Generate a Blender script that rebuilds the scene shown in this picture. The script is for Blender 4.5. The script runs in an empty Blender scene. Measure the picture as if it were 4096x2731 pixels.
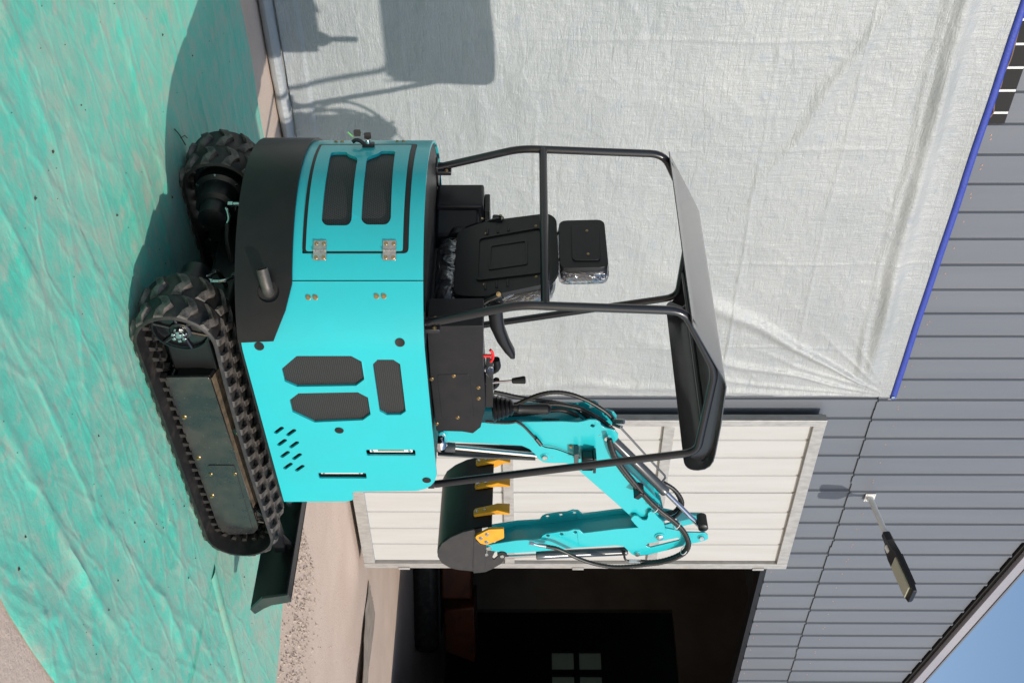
import bpy, bmesh, math, random
from mathutils import Vector, Matrix, Quaternion, noise
from mathutils.geometry import tessellate_polygon
R = math.radians
random.seed(7)
scn = bpy.context.scene
COL = scn.collection

# ------------------------------------------------------------------ camera
# The photograph was taken in portrait and is shown lying on its side, so the
# camera is rolled by 90 degrees: world up points to the right of the picture.
VIEW_AZ, PITCH = R(43.0), math.atan(62 / 4600.0)
cam_d = bpy.data.cameras.new('camera'); cam = bpy.data.objects.new('camera', cam_d); COL.objects.link(cam)
v = Vector((math.cos(VIEW_AZ) * math.cos(PITCH), math.sin(VIEW_AZ) * math.cos(PITCH), -math.sin(PITCH)))
rt = Vector((math.sin(VIEW_AZ), -math.cos(VIEW_AZ), 0))
up = rt.cross(v)
mw = Matrix((up, -rt, -v)).transposed().to_4x4()
mw.translation = (-3.8, -3.49, 1.5)
cam.matrix_world = mw
cam_d.sensor_fit = 'HORIZONTAL'; cam_d.sensor_width = 36.0; cam_d.lens = 4600 * 36 / 4096.0
cam_d.clip_start = 0.05; cam_d.clip_end = 2000
scn.camera = cam

# ------------------------------------------------------------------ sky and sun
SUN_EL = math.atan(0.562); SUN_DIR = Vector((-0.035, 1.0, -0.562)).normalized()
world = bpy.data.worlds.new('World'); scn.world = world; world.use_nodes = True
wn = world.node_tree
sky = wn.nodes.new('ShaderNodeTexSky'); sky.sky_type = 'NISHITA'; sky.sun_disc = False
sky.sun_elevation = SUN_EL; sky.sun_rotation = R(180); sky.air_density = 1.0; sky.dust_density = 0.9; sky.ozone_density = 1.2
bg = wn.nodes['Background']; bg.inputs['Strength'].default_value = 0.15
wn.links.new(sky.outputs[0], bg.inputs['Color'])
sun_d = bpy.data.lights.new('sun', 'SUN'); sun_d.energy = 3.3; sun_d.angle = R(0.55); sun_d.color = (1.0, 0.93, 0.84)
sun = bpy.data.objects.new('sun', sun_d); COL.objects.link(sun)
sun.rotation_mode = 'QUATERNION'; sun.rotation_quaternion = (-SUN_DIR).to_track_quat('Z', 'Y')
sun.location = (0, -20, 14)
scn.view_settings.view_transform = 'Standard'; scn.view_settings.look = 'None'
scn.view_settings.exposure = 0.15; scn.view_settings.gamma = 1.0; scn.view_settings.use_curve_mapping = False

# ------------------------------------------------------------------ materials
def nd(nt, typ, **kw):
    n = nt.nodes.new(typ)
    for k, val in kw.items():
        if k in n.inputs: n.inputs[k].default_value = val
        else: setattr(n, k, val)
    return n

def pbr(name, col, rough=0.5, metal=0.0, col2=None, scale=4.0, mixlo=0.4, mixhi=0.65, stretch=None, bump=0.0, bscale=40.0,
        bdist=0.01, rough2=None, coat=0.0, spec=None, detail=6.0, bstretch=None, speck=None, speck_scale=120.0, speck_amt=0.62):
    m = bpy.data.materials.new(name); m.use_nodes = True; nt = m.node_tree; L = nt.links
    b = nt.nodes['Principled BSDF']
    b.inputs['Base Color'].default_value = (*col, 1); b.inputs['Roughness'].default_value = rough; b.inputs['Metallic'].default_value = metal
    b.inputs['Coat Weight'].default_value = coat; b.inputs['Coat Roughness'].default_value = 0.12
    if spec is not None: b.inputs['Specular IOR Level'].default_value = spec
    tc = nd(nt, 'ShaderNodeTexCoord')
    def coords(st):
        if not st: return tc.outputs['Object']
        mp = nd(nt, 'ShaderNodeMapping'); mp.inputs['Scale'].default_value = st
        L.new(tc.outputs['Object'], mp.inputs['Vector']); return mp.outputs[0]
    last = None
    if col2:
        n = nd(nt, 'ShaderNodeTexNoise', Scale=scale, Detail=detail, Roughness=0.62); L.new(coords(stretch), n.inputs['Vector'])
        mr = nd(nt, 'ShaderNodeMapRange'); mr.inputs[1].default_value = mixlo; mr.inputs[2].default_value = mixhi
        L.new(n.outputs[0], mr.inputs[0])
        mx = nd(nt, 'ShaderNodeMix', data_type='RGBA'); mx.inputs[6].default_value = (*col, 1); mx.inputs[7].default_value = (*col2, 1)
        L.new(mr.outputs[0], mx.inputs[0]); last = mx.outputs[2]
        if rough2 is not None:
            m2 = nd(nt, 'ShaderNodeMapRange'); m2.inputs[3].default_value = rough; m2.inputs[4].default_value = rough2
            L.new(mr.outputs[0], m2.inputs[0]); L.new(m2.outputs[0], b.inputs['Roughness'])
    if speck:
        n = nd(nt, 'ShaderNodeTexNoise', Scale=speck_scale, Detail=2.0); L.new(tc.outputs['Object'], n.inputs['Vector'])
        mr = nd(nt, 'ShaderNodeMapRange'); mr.inputs[1].default_value = speck_amt; mr.inputs[2].default_value = speck_amt + 0.05
        L.new(n.outputs[0], mr.inputs[0])
        mx = nd(nt, 'ShaderNodeMix', data_type='RGBA'); mx.inputs[6].default_value = (*col, 1); mx.inputs[7].default_value = (*speck, 1)
        if last: L.new(last, mx.inputs[6])
        L.new(mr.outputs[0], mx.inputs[0]); last = mx.outputs[2]
    if last: L.new(last, b.inputs['Base Color'])
    if bump:
        n = nd(nt, 'ShaderNodeTexNoise', Scale=bscale, Detail=5.0, Roughness=0.6); L.new(coords(bstretch), n.inputs['Vector'])
        bp = nd(nt, 'ShaderNodeBump', Strength=bump, Distance=bdist); L.new(n.outputs[0], bp.inputs['Height']); L.new(bp.outputs[0], b.inputs['Normal'])
    return m

M = {}
M['teal'] = pbr('turquoise paint', (0.011, 0.455, 0.50), 0.34, coat=0.4, bump=0.10, bscale=5, bdist=0.006, col2=(0.015, 0.43, 0.47), scale=3.0, speck=(0.05, 0.52, 0.56), speck_scale=420, speck_amt=0.70)
M['black'] = pbr('satin black paint', (0.007, 0.007, 0.008), 0.36, spec=0.35, col2=(0.011, 0.010, 0.010), scale=9, bump=0.06, bscale=500, bdist=0.001)
M['black_gloss'] = pbr('gloss black paint', (0.006, 0.006, 0.007), 0.2, coat=0.3)
M['grey_paint'] = pbr('charcoal paint', (0.011, 0.0115, 0.0135), 0.36, spec=0.3, col2=(0.016, 0.015, 0.016), scale=14, bump=0.08, bscale=300, bdist=0.001, speck=(0.25, 0.24, 0.22), speck_scale=260, speck_amt=0.76)
M['tube'] = pbr('dark tube paint', (0.012, 0.012, 0.015), 0.3, coat=0.2, speck=(0.2, 0.2, 0.2), speck_scale=180, speck_amt=0.78)
M['roof_skin'] = pbr('canopy sheet paint', (0.035, 0.034, 0.037), 0.28, coat=0.8, col2=(0.05, 0.048, 0.05), scale=5, bump=0.05, bscale=60, bdist=0.002)
M['deck'] = pbr('black deck paint', (0.014, 0.014, 0.014), 0.45, speck=(0.45, 0.43, 0.4), speck_scale=190, speck_amt=0.70)
M['rubber'] = pbr('dusty rubber', (0.010, 0.009, 0.0085), 0.55, col2=(0.045, 0.037, 0.030), scale=16, mixlo=0.48, mixhi=0.75, bump=0.25, bscale=120, bdist=0.003)
M['rubber_lug'] = pbr('worn rubber lug', (0.022, 0.019, 0.017), 0.5, col2=(0.16, 0.138, 0.12), scale=34, mixlo=0.40, mixhi=0.72, bump=0.35, bscale=90, bdist=0.003, bstretch=(1, 6, 1))
M['frame'] = pbr('dusty frame paint', (0.018, 0.019, 0.020), 0.24, coat=0.4, col2=(0.036, 0.034, 0.029), scale=7, rough2=0.5, speck=(0.32, 0.27, 0.2), speck_scale=170, speck_amt=0.73)
M['dust'] = pbr('dust on frame', (0.13, 0.095, 0.06), 0.8, col2=(0.06, 0.045, 0.03), scale=22, bump=0.3, bscale=140)
M['chrome'] = pbr('chrome rod', (0.72, 0.73, 0.76), 0.10, metal=1.0)
M['zinc'] = pbr('bright zinc', (0.62, 0.64, 0.64), 0.26, metal=1.0, col2=(0.45, 0.46, 0.46), scale=60)
M['yzinc'] = pbr('yellow zinc', (0.52, 0.40, 0.20), 0.32, metal=1.0, col2=(0.45, 0.28, 0.16), scale=50)
M['cylinder'] = pbr('cylinder grey paint', (0.060, 0.068, 0.075), 0.26, coat=0.35)
M['plastic'] = pbr('black plastic', (0.0055, 0.0055, 0.006), 0.40, bump=0.12, bscale=600, bdist=0.001)
M['hose'] = pbr('hydraulic hose', (0.018, 0.017, 0.016), 0.42, speck=(0.14, 0.12, 0.09), speck_scale=150, speck_amt=0.66)
M['yellow'] = pbr('orange yellow paint', (0.72, 0.34, 0.02), 0.42, col2=(0.62, 0.27, 0.015), scale=18, bump=0.1, bscale=60)
M['red'] = pbr('red plastic', (0.65, 0.02, 0.02), 0.35)
M['bucket'] = pbr('bucket paint', (0.034, 0.032, 0.034), 0.42, spec=0.35, col2=(0.042, 0.039, 0.039), scale=20, bump=0.1, bscale=120, bdist=0.001, speck=(0.22, 0.2, 0.18), speck_scale=220, speck_amt=0.76)
M['white_plate'] = pbr('white gauge', (0.75, 0.75, 0.72), 0.35)
M['white_tie'] = pbr('white nylon', (0.75, 0.75, 0.76), 0.4)

def perforated(name='perforated black sheet'):
    m = bpy.data.materials.new(name); m.use_nodes = True; nt = m.node_tree; L = nt.links; b = nt.nodes['Principled BSDF']
    uv = nd(nt, 'ShaderNodeUVMap'); mp = nd(nt, 'ShaderNodeMapping'); mp.inputs['Scale'].default_value = (130, 130, 130)
    L.new(uv.outputs[0], mp.inputs[0])
    br = nd(nt, 'ShaderNodeTexBrick'); L.new(mp.outputs[0], br.inputs['Vector'])
    br.offset = 0.5; br.inputs['Scale'].default_value = 1.0; br.inputs['Brick Width'].default_value = 1.0; br.inputs['Row Height'].default_value = 1.0
    br.inputs['Mortar Size'].default_value = 0.2; br.inputs['Mortar Smooth'].default_value = 0.3
    br.inputs['Color1'].default_value = (0.0008, 0.0008, 0.0008, 1); br.inputs['Color2'].default_value = (0.001, 0.001, 0.001, 1); br.inputs['Mortar'].default_value = (0.036, 0.035, 0.036, 1)
    L.new(br.outputs[0], b.inputs['Base Color']); b.inputs['Roughness'].default_value = 0.5
    bp = nd(nt, 'ShaderNodeBump', Strength=0.6, Distance=0.002); L.new(br.outputs[1], bp.inputs['Height']); L.new(bp.outputs[0], b.inputs['Normal'])
    return m
M['mesh'] = perforated()

def clear_film(name='clear plastic film'):
    m = bpy.data.materials.new(name); m.use_nodes = True; nt = m.node_tree; L = nt.links
    nt.nodes.remove(nt.nodes['Principled BSDF']); out = nt.nodes['Material Output']
    tc = nd(nt, 'ShaderNodeTexCoord')
    n = nd(nt, 'ShaderNodeTexNoise', Scale=6.5, Detail=3.0, Roughness=0.5, Distortion=2.2); L.new(tc.outputs['Object'], n.inputs['Vector'])
    bp = nd(nt, 'ShaderNodeBump', Strength=1.0, Distance=0.03); L.new(n.outputs[0], bp.inputs['Height'])
    gl = nd(nt, 'ShaderNodeBsdfGlossy', Roughness=0.12); gl.inputs['Color'].default_value = (0.85, 0.87, 0.92, 1); L.new(bp.outputs[0], gl.inputs['Normal'])
    tr = nd(nt, 'ShaderNodeBsdfTransparent'); tr.inputs['Color'].default_value = (0.93, 0.94, 0.96, 1)
    df = nd(nt, 'ShaderNodeBsdfTranslucent'); df.inputs['Color'].default_value = (0.7, 0.72, 0.76, 1)
    lw = nd(nt, 'ShaderNodeLayerWeight', Blend=0.35); L.new(bp.outputs[0], lw.inputs['Normal'])
    m1 = nd(nt, 'ShaderNodeMixShader'); m1.inputs[0].default_value = 0.08; L.new(tr.outputs[0], m1.inputs[1]); L.new(df.outputs[0], m1.inputs[2])
    m2 = nd(nt, 'ShaderNodeMixShader'); L.new(lw.outputs['Facing'], m2.inputs[0]); L.new(m1.outputs[0], m2.inputs[1]); L.new(gl.outputs[0], m2.inputs[2])
    L.new(m2.outputs[0], out.inputs['Surface']); return m
M['film'] = clear_film()

M['wall'] = pbr('grey blue steel cladding', (0.118, 0.130, 0.152), 0.42, coat=0.1, col2=(0.132, 0.143, 0.163), scale=1.4, stretch=(3, 3, 0.3), speck=(0.17, 0.18, 0.20), speck_scale=30, speck_amt=0.76, bump=0.05, bscale=3, bdist=0.01)
M['door_white'] = pbr('cream white door sheet', (0.45, 0.447, 0.433), 0.45, col2=(0.42, 0.412, 0.393), scale=2.0, stretch=(6, 6, 0.5), speck=(0.36, 0.32, 0.27), speck_scale=16, speck_amt=0.77)
M['galv'] = pbr('galvanised steel', (0.42, 0.41, 0.39), 0.42, metal=0.35, col2=(0.33, 0.315, 0.30), scale=5, stretch=(6, 6, 2.0), speck=(0.48, 0.33, 0.20), speck_scale=7, speck_amt=0.72, bump=0.1, bscale=30)
M['fascia'] = pbr('pale fascia', (0.25, 0.245, 0.28), 0.45, col2=(0.29, 0.285, 0.31), scale=1.0)
M['dark_gap'] = pbr('flat black', (0.008, 0.008, 0.008), 0.8)
M['plaster'] = pbr('stained plaster', (0.11, 0.10, 0.088), 0.9, col2=(0.07, 0.062, 0.052), scale=0.9, bump=0.2, bscale=8)
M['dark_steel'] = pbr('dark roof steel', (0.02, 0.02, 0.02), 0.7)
M['screw'] = pbr('copper screw', (0.50, 0.32, 0.24), 0.4, metal=0.6)
M['blue'] = pbr('blue hem', (0.022, 0.045, 0.30), 0.55, bump=0.3, bscale=60)
M['lamp_white'] = pbr('white lamp pipe', (0.62, 0.62, 0.60), 0.4)
M['led'] = pbr('led lens', (0.40, 0.40, 0.30), 0.3, bump=0.5, bscale=160)
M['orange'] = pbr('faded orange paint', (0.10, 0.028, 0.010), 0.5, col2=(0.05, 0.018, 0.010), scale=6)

# ------------------------------------------------------------------ mesh tools
class G:
    def __init__(s): s.bm = bmesh.new(); s.uv = None
    def face(s, vs):
        try: return s.bm.faces.new(vs)
        except ValueError: return None
    def hexa(s, p):
        b = [s.bm.verts.new(q) for q in p]
        for f in ((0, 1, 2, 3), (7, 6, 5, 4), (0, 4, 5, 1), (1, 5, 6, 2), (2, 6, 7, 3), (3, 7, 4, 0)): s.face([b[i] for i in f])
        return s
    def box(s, c, d, rot=None):
        c = Vector(c); h = Vector(d) / 2; rot = rot or Matrix.Identity(3)
        return s.hexa([c + rot @ Vector((h.x * i, h.y * j, h.z * k)) for k in (-1, 1) for i, j in ((-1, -1), (1, -1), (1, 1), (-1, 1))])
    def ring(s, c, ax, r, n, ref=None, ph=0.0):
        ax = Vector(ax).normalized(); ref = ref or (Vector((0, 0, 1)) if abs(ax.z) < 0.9 else Vector((1, 0, 0)))
        u = (ref - ax * ref.dot(ax)).normalized(); w = ax.cross(u)
        return [s.bm.verts.new(Vector(c) + u * (r * math.cos(2 * math.pi * i / n + ph)) + w * (r * math.sin(2 * math.pi * i / n + ph))) for i in range(n)]
    def skin(s, rings, closed=True, cap=True, loop=False):
        n = len(rings[0]); seq = list(zip(rings, rings[1:])) + ([(rings[-1], rings[0])] if loop else [])
        for a, b in seq:
            for i in range(n if closed else n - 1): s.face([a[i], a[(i + 1) % n], b[(i + 1) % n], b[i]])
        if cap and closed and not loop: s.face(rings[0][::-1]); s.face(rings[-1])
        return s
    def lathe(s, p0, ax, prof, n=20, ph=0.0):
        ax = Vector(ax).normalized(); p0 = Vector(p0)
        return s.skin([s.ring(p0 + ax * d, ax, r, n, ph=ph) for d, r in prof])
    def cyl(s, p0, p1, r0, r1=None, n=20):
        p0 = Vector(p0); p1 = Vector(p1); ax = p1 - p0
        return s.lathe(p0, ax, [(0, r0), (ax.length, r0 if r1 is None else r1)], n)
    def tube(s, pts, r, n=10, rib=0.0, step=None):
        pts = resample(pts, step) if step else [Vector(p) for p in pts]
        rings = []; ref = None
        for i, p in enumerate(pts):
            t = (pts[min(i + 1, len(pts) - 1)] - pts[max(i - 1, 0)]).normalized()
            if ref is None: ref = Vector((0, 0, 1)) if abs(t.z) < 0.9 else Vector((1, 0, 0))
            ref = (ref - t * ref.dot(t)).normalized()
            rr = r * (1 + (rib if i % 2 else -rib)) if rib else r
            rings.append(s.ring(p, t, rr, n, ref=ref))
        return s.skin(rings)
    def sheet(s, polys, f, th, cuts=()):
        """a plate: outer polygon and holes in (u,v); f(u,v,d) puts it in space, d runs 0..th through the plate"""
        flat = [q for pl in polys for q in pl]
        tris = tessellate_polygon([[Vector((q[0], q[1], 0)) for q in pl] for pl in polys])
        b2 = bmesh.new(); vs = [b2.verts.new((q[0], q[1], 0)) for q in flat]
        for t in tris:
            try: b2.faces.new([vs[i] for i in t])
            except ValueError: pass
        for axis, val in cuts:
            bmesh.ops.bisect_plane(b2, geom=b2.verts[:] + b2.edges[:] + b2.faces[:], plane_co=(val, val, 0), plane_no=(1, 0, 0) if axis == 'u' else (0, 1, 0))
        b2.verts.ensure_lookup_table(); b2.verts.index_update()
        uvl = s.bm.loops.layers.uv.verify()
        fr = [s.bm.verts.new(f(v.co.x, v.co.y, 0.0)) for v in b2.verts]; co = [(v.co.x, v.co.y) for v in b2.verts]
        bk = [s.bm.verts.new(f(v.co.x, v.co.y, th)) for v in b2.verts] if th else None
        for fa in b2.faces:
            ids = [v.index for v in fa.verts]
            nf = s.face([fr[i] for i in ids])
            if nf:
                for l, i in zip(nf.loops, ids): l[uvl].uv = co[i]
            if th:
                nf = s.face([bk[i] for i in ids[::-1]])
                if nf:
                    for l, i in zip(nf.loops, ids[::-1]): l[uvl].uv = co[i]
        if th:
            for e in b2.edges:
                if len(e.link_faces) == 1:
                    i, j = e.verts[0].index, e.verts[1].index
                    s.face([fr[i], fr[j], bk[j], bk[i]])
        b2.free(); return s
    def grid(s, fn, nu, nv):
        uvl = s.bm.loops.layers.uv.verify()
        vs = [[s.bm.verts.new(fn(i / nu, j / nv)) for j in range(nv + 1)] for i in range(nu + 1)]
        for i in range(nu):
            for j in range(nv): s.face([vs[i][j], vs[i + 1][j], vs[i + 1][j + 1], vs[i][j + 1]])
        return s
    def mesh(s, name, mat, angle=38, recalc=True):
        bm = s.bm
        if recalc: bmesh.ops.recalc_face_normals(bm, faces=bm.faces[:])
        ca = R(angle)
        for f in bm.faces: f.smooth = True
        for e in bm.edges: e.smooth = len(e.link_faces) == 2 and e.calc_face_angle(0) < ca
        me = bpy.data.meshes.new(name); bm.to_mesh(me); bm.free(); me.materials.append(mat); return me

def resample(pts, step):
    """smooth (Catmull-Rom) curve through pts, sampled every step metres"""
    P = [Vector(p) for p in pts]; P = [P[0] * 2 - P[1]] + P + [P[-1] * 2 - P[-2]]; fine = []
    for i in range(1, len(P) - 2):
        for k in range(12):
            t = k / 12; a, b, c, d = P[i - 1:i + 3]
            fine.append(0.5 * ((2 * b) + (c - a) * t + (2 * a - 5 * b + 4 * c - d) * t * t + (3 * b - a - 3 * c + d) * t ** 3))
    fine.append(P[-2]); out = [fine[0]]; acc = 0.0
    for a, b in zip(fine, fine[1:]):
        seg = (b - a).length; pos = step - acc
        while pos <= seg: out.append(a.lerp(b, pos / seg)); pos += step
        acc = (acc + seg) % step if seg else acc
    out.append(fine[-1]); return out

def rounded(pts, r, n=4):
    """round the corners of a polygon"""
    out = []; k = len(pts)
    for i in range(k):
        p = Vector((*pts[i], 0)); a = Vector((*pts[i - 1], 0)); b = Vector((*pts[(i + 1) % k], 0))
        rr = r[i] if isinstance(r, (list, tuple)) else r
        d = min(rr, (a - p).length * 0.48, (b - p).length * 0.48)
        if d < 1e-5: out.append((p.x, p.y)); continue
        s = p + (a - p).normalized() * d; e = p + (b - p).normalized() * d
        for j in range(n + 1):
            t = j / n; q = s * (1 - t) ** 2 + p * 2 * t * (1 - t) + e * t * t; out.append((q.x, q.y))
    return out

def rect(u0, u1, v0, v1): return [(u0, v0), (u1, v0), (u1, v1), (u0, v1)]

def disc(cu, cv, ru, rv=None, n=20): return [(cu + ru * math.cos(2 * math.pi * i / n), cv + (rv or ru) * math.sin(2 * math.pi * i / n)) for i in range(n)]

def thing(name, label, cat, loc=(0, 0, 0), group=None):
    o = bpy.data.objects.new(name, None); COL.objects.link(o); o.location = loc; o.empty_display_size = 0.2
    o['label'] = label; o['category'] = cat
    if group: o['group'] = group
    return o

def link(o, parent, m=None):
    COL.objects.link(o)
    if m is not None: o.matrix_basis = m
    if parent:
        o.parent = parent
        if parent.type == 'EMPTY': o.matrix_parent_inverse = Matrix.Translation(-parent.location)
        elif parent.matrix_basis != Matrix.Identity(4): o.matrix_parent_inverse = parent.matrix_basis.inverted()
    return o

def part(name, g, mat, parent=None, bevel=0.0, angle=38, label=None, seg=2, solid=0.0):
    me = g.mesh(name, M[mat] if isinstance(mat, str) else mat, angle); o = bpy.data.objects.new(name, me); link(o, parent)
    if solid: sm = o.modifiers.new('solid', 'SOLIDIFY'); sm.thickness = solid; sm.offset = -1
    if bevel:
        b = o.modifiers.new('bevel', 'BEVEL'); b.width = bevel; b.segments = seg; b.limit_method = 'ANGLE'; b.angle_limit = R(40); b.harden_normals = False
    if label: o['label'] = label
    return o

def top(name, g, mat, label, cat, group=None, **kw):
    o = part(name, g, mat, None, **kw); o['label'] = label; o['category'] = cat
    if group: o['group'] = group
    return o

def struct(name, g, mat):
    o = part(name, g, mat); o['kind'] = 'structure'; return o

def copies(name, me, mats, parent):
    return [link(bpy.data.objects.new(name, me), parent, m) for m in mats]

def frame_to(p, n, roll=0.0):
    return Matrix.Translation(Vector(p)) @ Vector(n).to_track_quat('Z', 'Y').to_matrix().to_4x4() @ Matrix.Rotation(roll, 4, 'Z')

# shared little meshes: hexagon bolt with washer, in three finishes
def bolt_mesh(mat):
    g = G(); g.lathe((0, 0, 0), (0, 0, 1), [(-0.004, 1.0), (0.10, 1.0), (0.16, 0.92)], 14)
    g.lathe((0, 0, 0), (0, 0, 1), [(0.16, 0.68), (0.62, 0.68), (0.74, 0.58)], 6); return g.mesh('bolt', M[mat], 25)
BOLT = {k: bolt_mesh(k) for k in ('yzinc', 'zinc', 'screw')}
def bolt(p, n, r, parent, kind='yzinc', name='bolt'):
    return link(bpy.data.objects.new(name, BOLT[kind]), parent, frame_to(p, n, random.random() * 6) @ Matrix.Scale(r, 4))

# ================================================================== GROUND
SLOPE = -0.035; WN = math.hypot(1, SLOPE)
def wall(u, z, out=0.0):
    """point on the facade: u metres along it, z up, out metres in front of it"""
    return Vector((u, 2.33 + SLOPE * u, z)) + Vector((SLOPE / WN, -1 / WN, 0)) * out

def concrete():
    m = bpy.data.materials.new('dusty concrete'); m.use_nodes = True; nt = m.node_tree; L = nt.links; b = nt.nodes['Principled BSDF']
    tc = nd(nt, 'ShaderNodeTexCoord'); b.inputs['Roughness'].default_value = 0.88
    n1 = nd(nt, 'ShaderNodeTexNoise', Scale=0.9, Detail=9.0, Roughness=0.65); L.new(tc.outputs['Object'], n1.inputs['Vector'])
    cr = nd(nt, 'ShaderNodeValToRGB'); L.new(n1.outputs[0], cr.inputs[0])
    cr.color_ramp.elements[0].position = 0.3; cr.color_ramp.elements[0].color = (0.54, 0.41, 0.325, 1)
    cr.color_ramp.elements[1].position = 0.7; cr.color_ramp.elements[1].color = (0.66, 0.53, 0.44, 1)
    n2 = nd(nt, 'ShaderNodeTexNoise', Scale=38.0, Detail=4.0, Roughness=0.7); L.new(tc.outputs['Object'], n2.inputs['Vector'])
    r2 = nd(nt, 'ShaderNodeMapRange'); r2.inputs[1].default_value = 0.62; r2.inputs[2].default_value = 0.74; L.new(n2.outputs[0], r2.inputs[0])
    mx = nd(nt, 'ShaderNodeMix', data_type='RGBA'); mx.inputs[7].default_value = (0.34, 0.27, 0.225, 1)
    L.new(r2.outputs[0], mx.inputs[0]); L.new(cr.outputs[0], mx.inputs[6]); L.new(mx.outputs[2], b.inputs['Base Color'])
    n3 = nd(nt, 'ShaderNodeTexNoise', Scale=60.0, Detail=6.0, Roughness=0.7); L.new(tc.outputs['Object'], n3.inputs['Vector'])
    bp = nd(nt, 'ShaderNodeBump', Strength=0.5, Distance=0.012); L.new(n3.outputs[0], bp.inputs['Height']); L.new(bp.outputs[0], b.inputs['Normal'])
    return m
M['concrete'] = concrete()
g = G()
xs = [-600, -60, -12, -6, 0, 6, 12, 60, 600]
vv = [[g.bm.verts.new((x, y, -0.006)) for y in xs] for x in xs]
for i in range(8):
    for j in range(8): g.face([vv[i][j], vv[i + 1][j], vv[i + 1][j + 1], vv[i][j + 1]])
struct('ground', g, 'concrete')

def cloth_mat(name, dusty):
    m = bpy.data.materials.new(name); m.use_nodes = True; nt = m.node_tree; L = nt.links; b = nt.nodes['Principled BSDF']
    b.inputs['Roughness'].default_value = 0.62; b.inputs['Sheen Weight'].default_value = 0.15
    tc = nd(nt, 'ShaderNodeTexCoord')
    def noi(sc, st, det=8.0, ro=0.62, dist=0.0):
        mp = nd(nt, 'ShaderNodeMapping'); mp.inputs['Scale'].default_value = st; mp.inputs['Rotation'].default_value = (0, 0, R(12)); L.new(tc.outputs['Object'], mp.inputs[0])
        n = nd(nt, 'ShaderNodeTexNoise', Scale=sc, Detail=det, Roughness=ro, Distortion=dist); L.new(mp.outputs[0], n.inputs['Vector']); return n.outputs[0]
    def ramp(src, lo, hi):
        r = nd(nt, 'ShaderNodeMapRange'); r.inputs[1].default_value = lo; r.inputs[2].default_value = hi; L.new(src, r.inputs[0]); return r.outputs[0]
    def mix(f, a, c):
        x = nd(nt, 'ShaderNodeMix', data_type='RGBA'); L.new(f, x.inputs[0])
        for sock, q in ((x.inputs[6], a), (x.inputs[7], c)):
            if isinstance(q, tuple): sock.default_value = (*q, 1)
            else: L.new(q, sock)
        return x.outputs[2]
    base = mix(ramp(noi(1.6, (1, 1.2, 1)), 0.35, 0.65), (0.040, 0.465, 0.330), (0.085, 0.55, 0.405))
    # pale dust lying on the cloth in patches and streaks
    d1 = ramp(noi(2.6, (1.0, 1.4, 1), 10.0, 0.72, 0.9), 0.46 - dusty, 0.78 - dusty)
    c = mix(d1, base, (0.35, 0.445, 0.34))
    d2 = ramp(noi(11.0, (1.0, 1.3, 1), 9.0, 0.72), 0.50, 0.74)
    c = mix(d2, c, (0.38, 0.415, 0.325))
    d3 = ramp(noi(7.0, (1.0, 1.2, 1), 6.0, 0.7), 0.66, 0.80)
    c = mix(d3, c, (0.17, 0.30, 0.24))
    L.new(c, b.inputs['Base Color'])
    def ridged(src, k):
        a = nd(nt, 'ShaderNodeMath', operation='SUBTRACT'); L.new(src, a.inputs[0]); a.inputs[1].default_value = 0.5
        q = nd(nt, 'ShaderNodeMath', operation='ABSOLUTE'); L.new(a.outputs[0], q.inputs[0])
        d = nd(nt, 'ShaderNodeMath', operation='MULTIPLY'); L.new(q.outputs[0], d.inputs[0]); d.inputs[1].default_value = -k; return d.outputs[0]
    b0 = nd(nt, 'ShaderNodeBump', Strength=0.35, Distance=0.014); L.new(ridged(noi(2.6, (1.0, 2.4, 1), 4.0, 0.5, 0.8), 2.0), b0.inputs['Height'])
    def creases(sc, rot, st, width):
        mp = nd(nt, 'ShaderNodeMapping'); mp.inputs['Scale'].default_value = st; mp.inputs['Rotation'].default_value = (0, 0, R(rot)); L.new(tc.outputs['Object'], mp.inputs[0])
        dn = nd(nt, 'ShaderNodeTexNoise', Scale=3.0, Detail=2.0); L.new(tc.outputs['Object'], dn.inputs['Vector'])
        va = nd(nt, 'ShaderNodeVectorMath', operation='MULTIPLY_ADD'); L.new(dn.outputs['Color'], va.inputs[0]); va.inputs[1].default_value = (0.12, 0.12, 0); L.new(mp.outputs[0], va.inputs[2])
        vo = nd(nt, 'ShaderNodeTexVoronoi', feature='DISTANCE_TO_EDGE', Scale=sc); vo.voronoi_dimensions = '2D'; L.new(va.outputs[0], vo.inputs['Vector'])
        mr = nd(nt, 'ShaderNodeMapRange'); mr.interpolation_type = 'SMOOTHSTEP'; mr.inputs[1].default_value = 0.0; mr.inputs[2].default_value = width; mr.inputs[3].default_value = 1.0; mr.inputs[4].default_value = 0.0
        L.new(vo.outputs['Distance'], mr.inputs[0]); return mr.outputs[0]
    c1 = nd(nt, 'ShaderNodeBump', Strength=0.34, Distance=0.012); L.new(creases(1.1, 8, (0.6, 1.5, 1), 0.05), c1.inputs['Height']); L.new(b0.outputs[0], c1.inputs['Normal'])
    c2 = nd(nt, 'ShaderNodeBump', Strength=0.28, Distance=0.008); L.new(creases(2.7, -38, (0.5, 1.6, 1), 0.07), c2.inputs['Height']); L.new(c1.outputs[0], c2.inputs['Normal'])
    c3 = nd(nt, 'ShaderNodeBump', Strength=0.22, Distance=0.006); L.new(creases(4.6, 62, (0.6, 1.4, 1), 0.10), c3.inputs['Height']); L.new(c2.outputs[0], c3.inputs['Normal'])
    h = noi(26.0, (1.0, 1.4, 1), 6.0, 0.65); bp = nd(nt, 'ShaderNodeBump', Strength=0.22, Distance=0.02); L.new(h, bp.inputs['Height']); L.new(c3.outputs[0], bp.inputs['Normal'])
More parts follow.
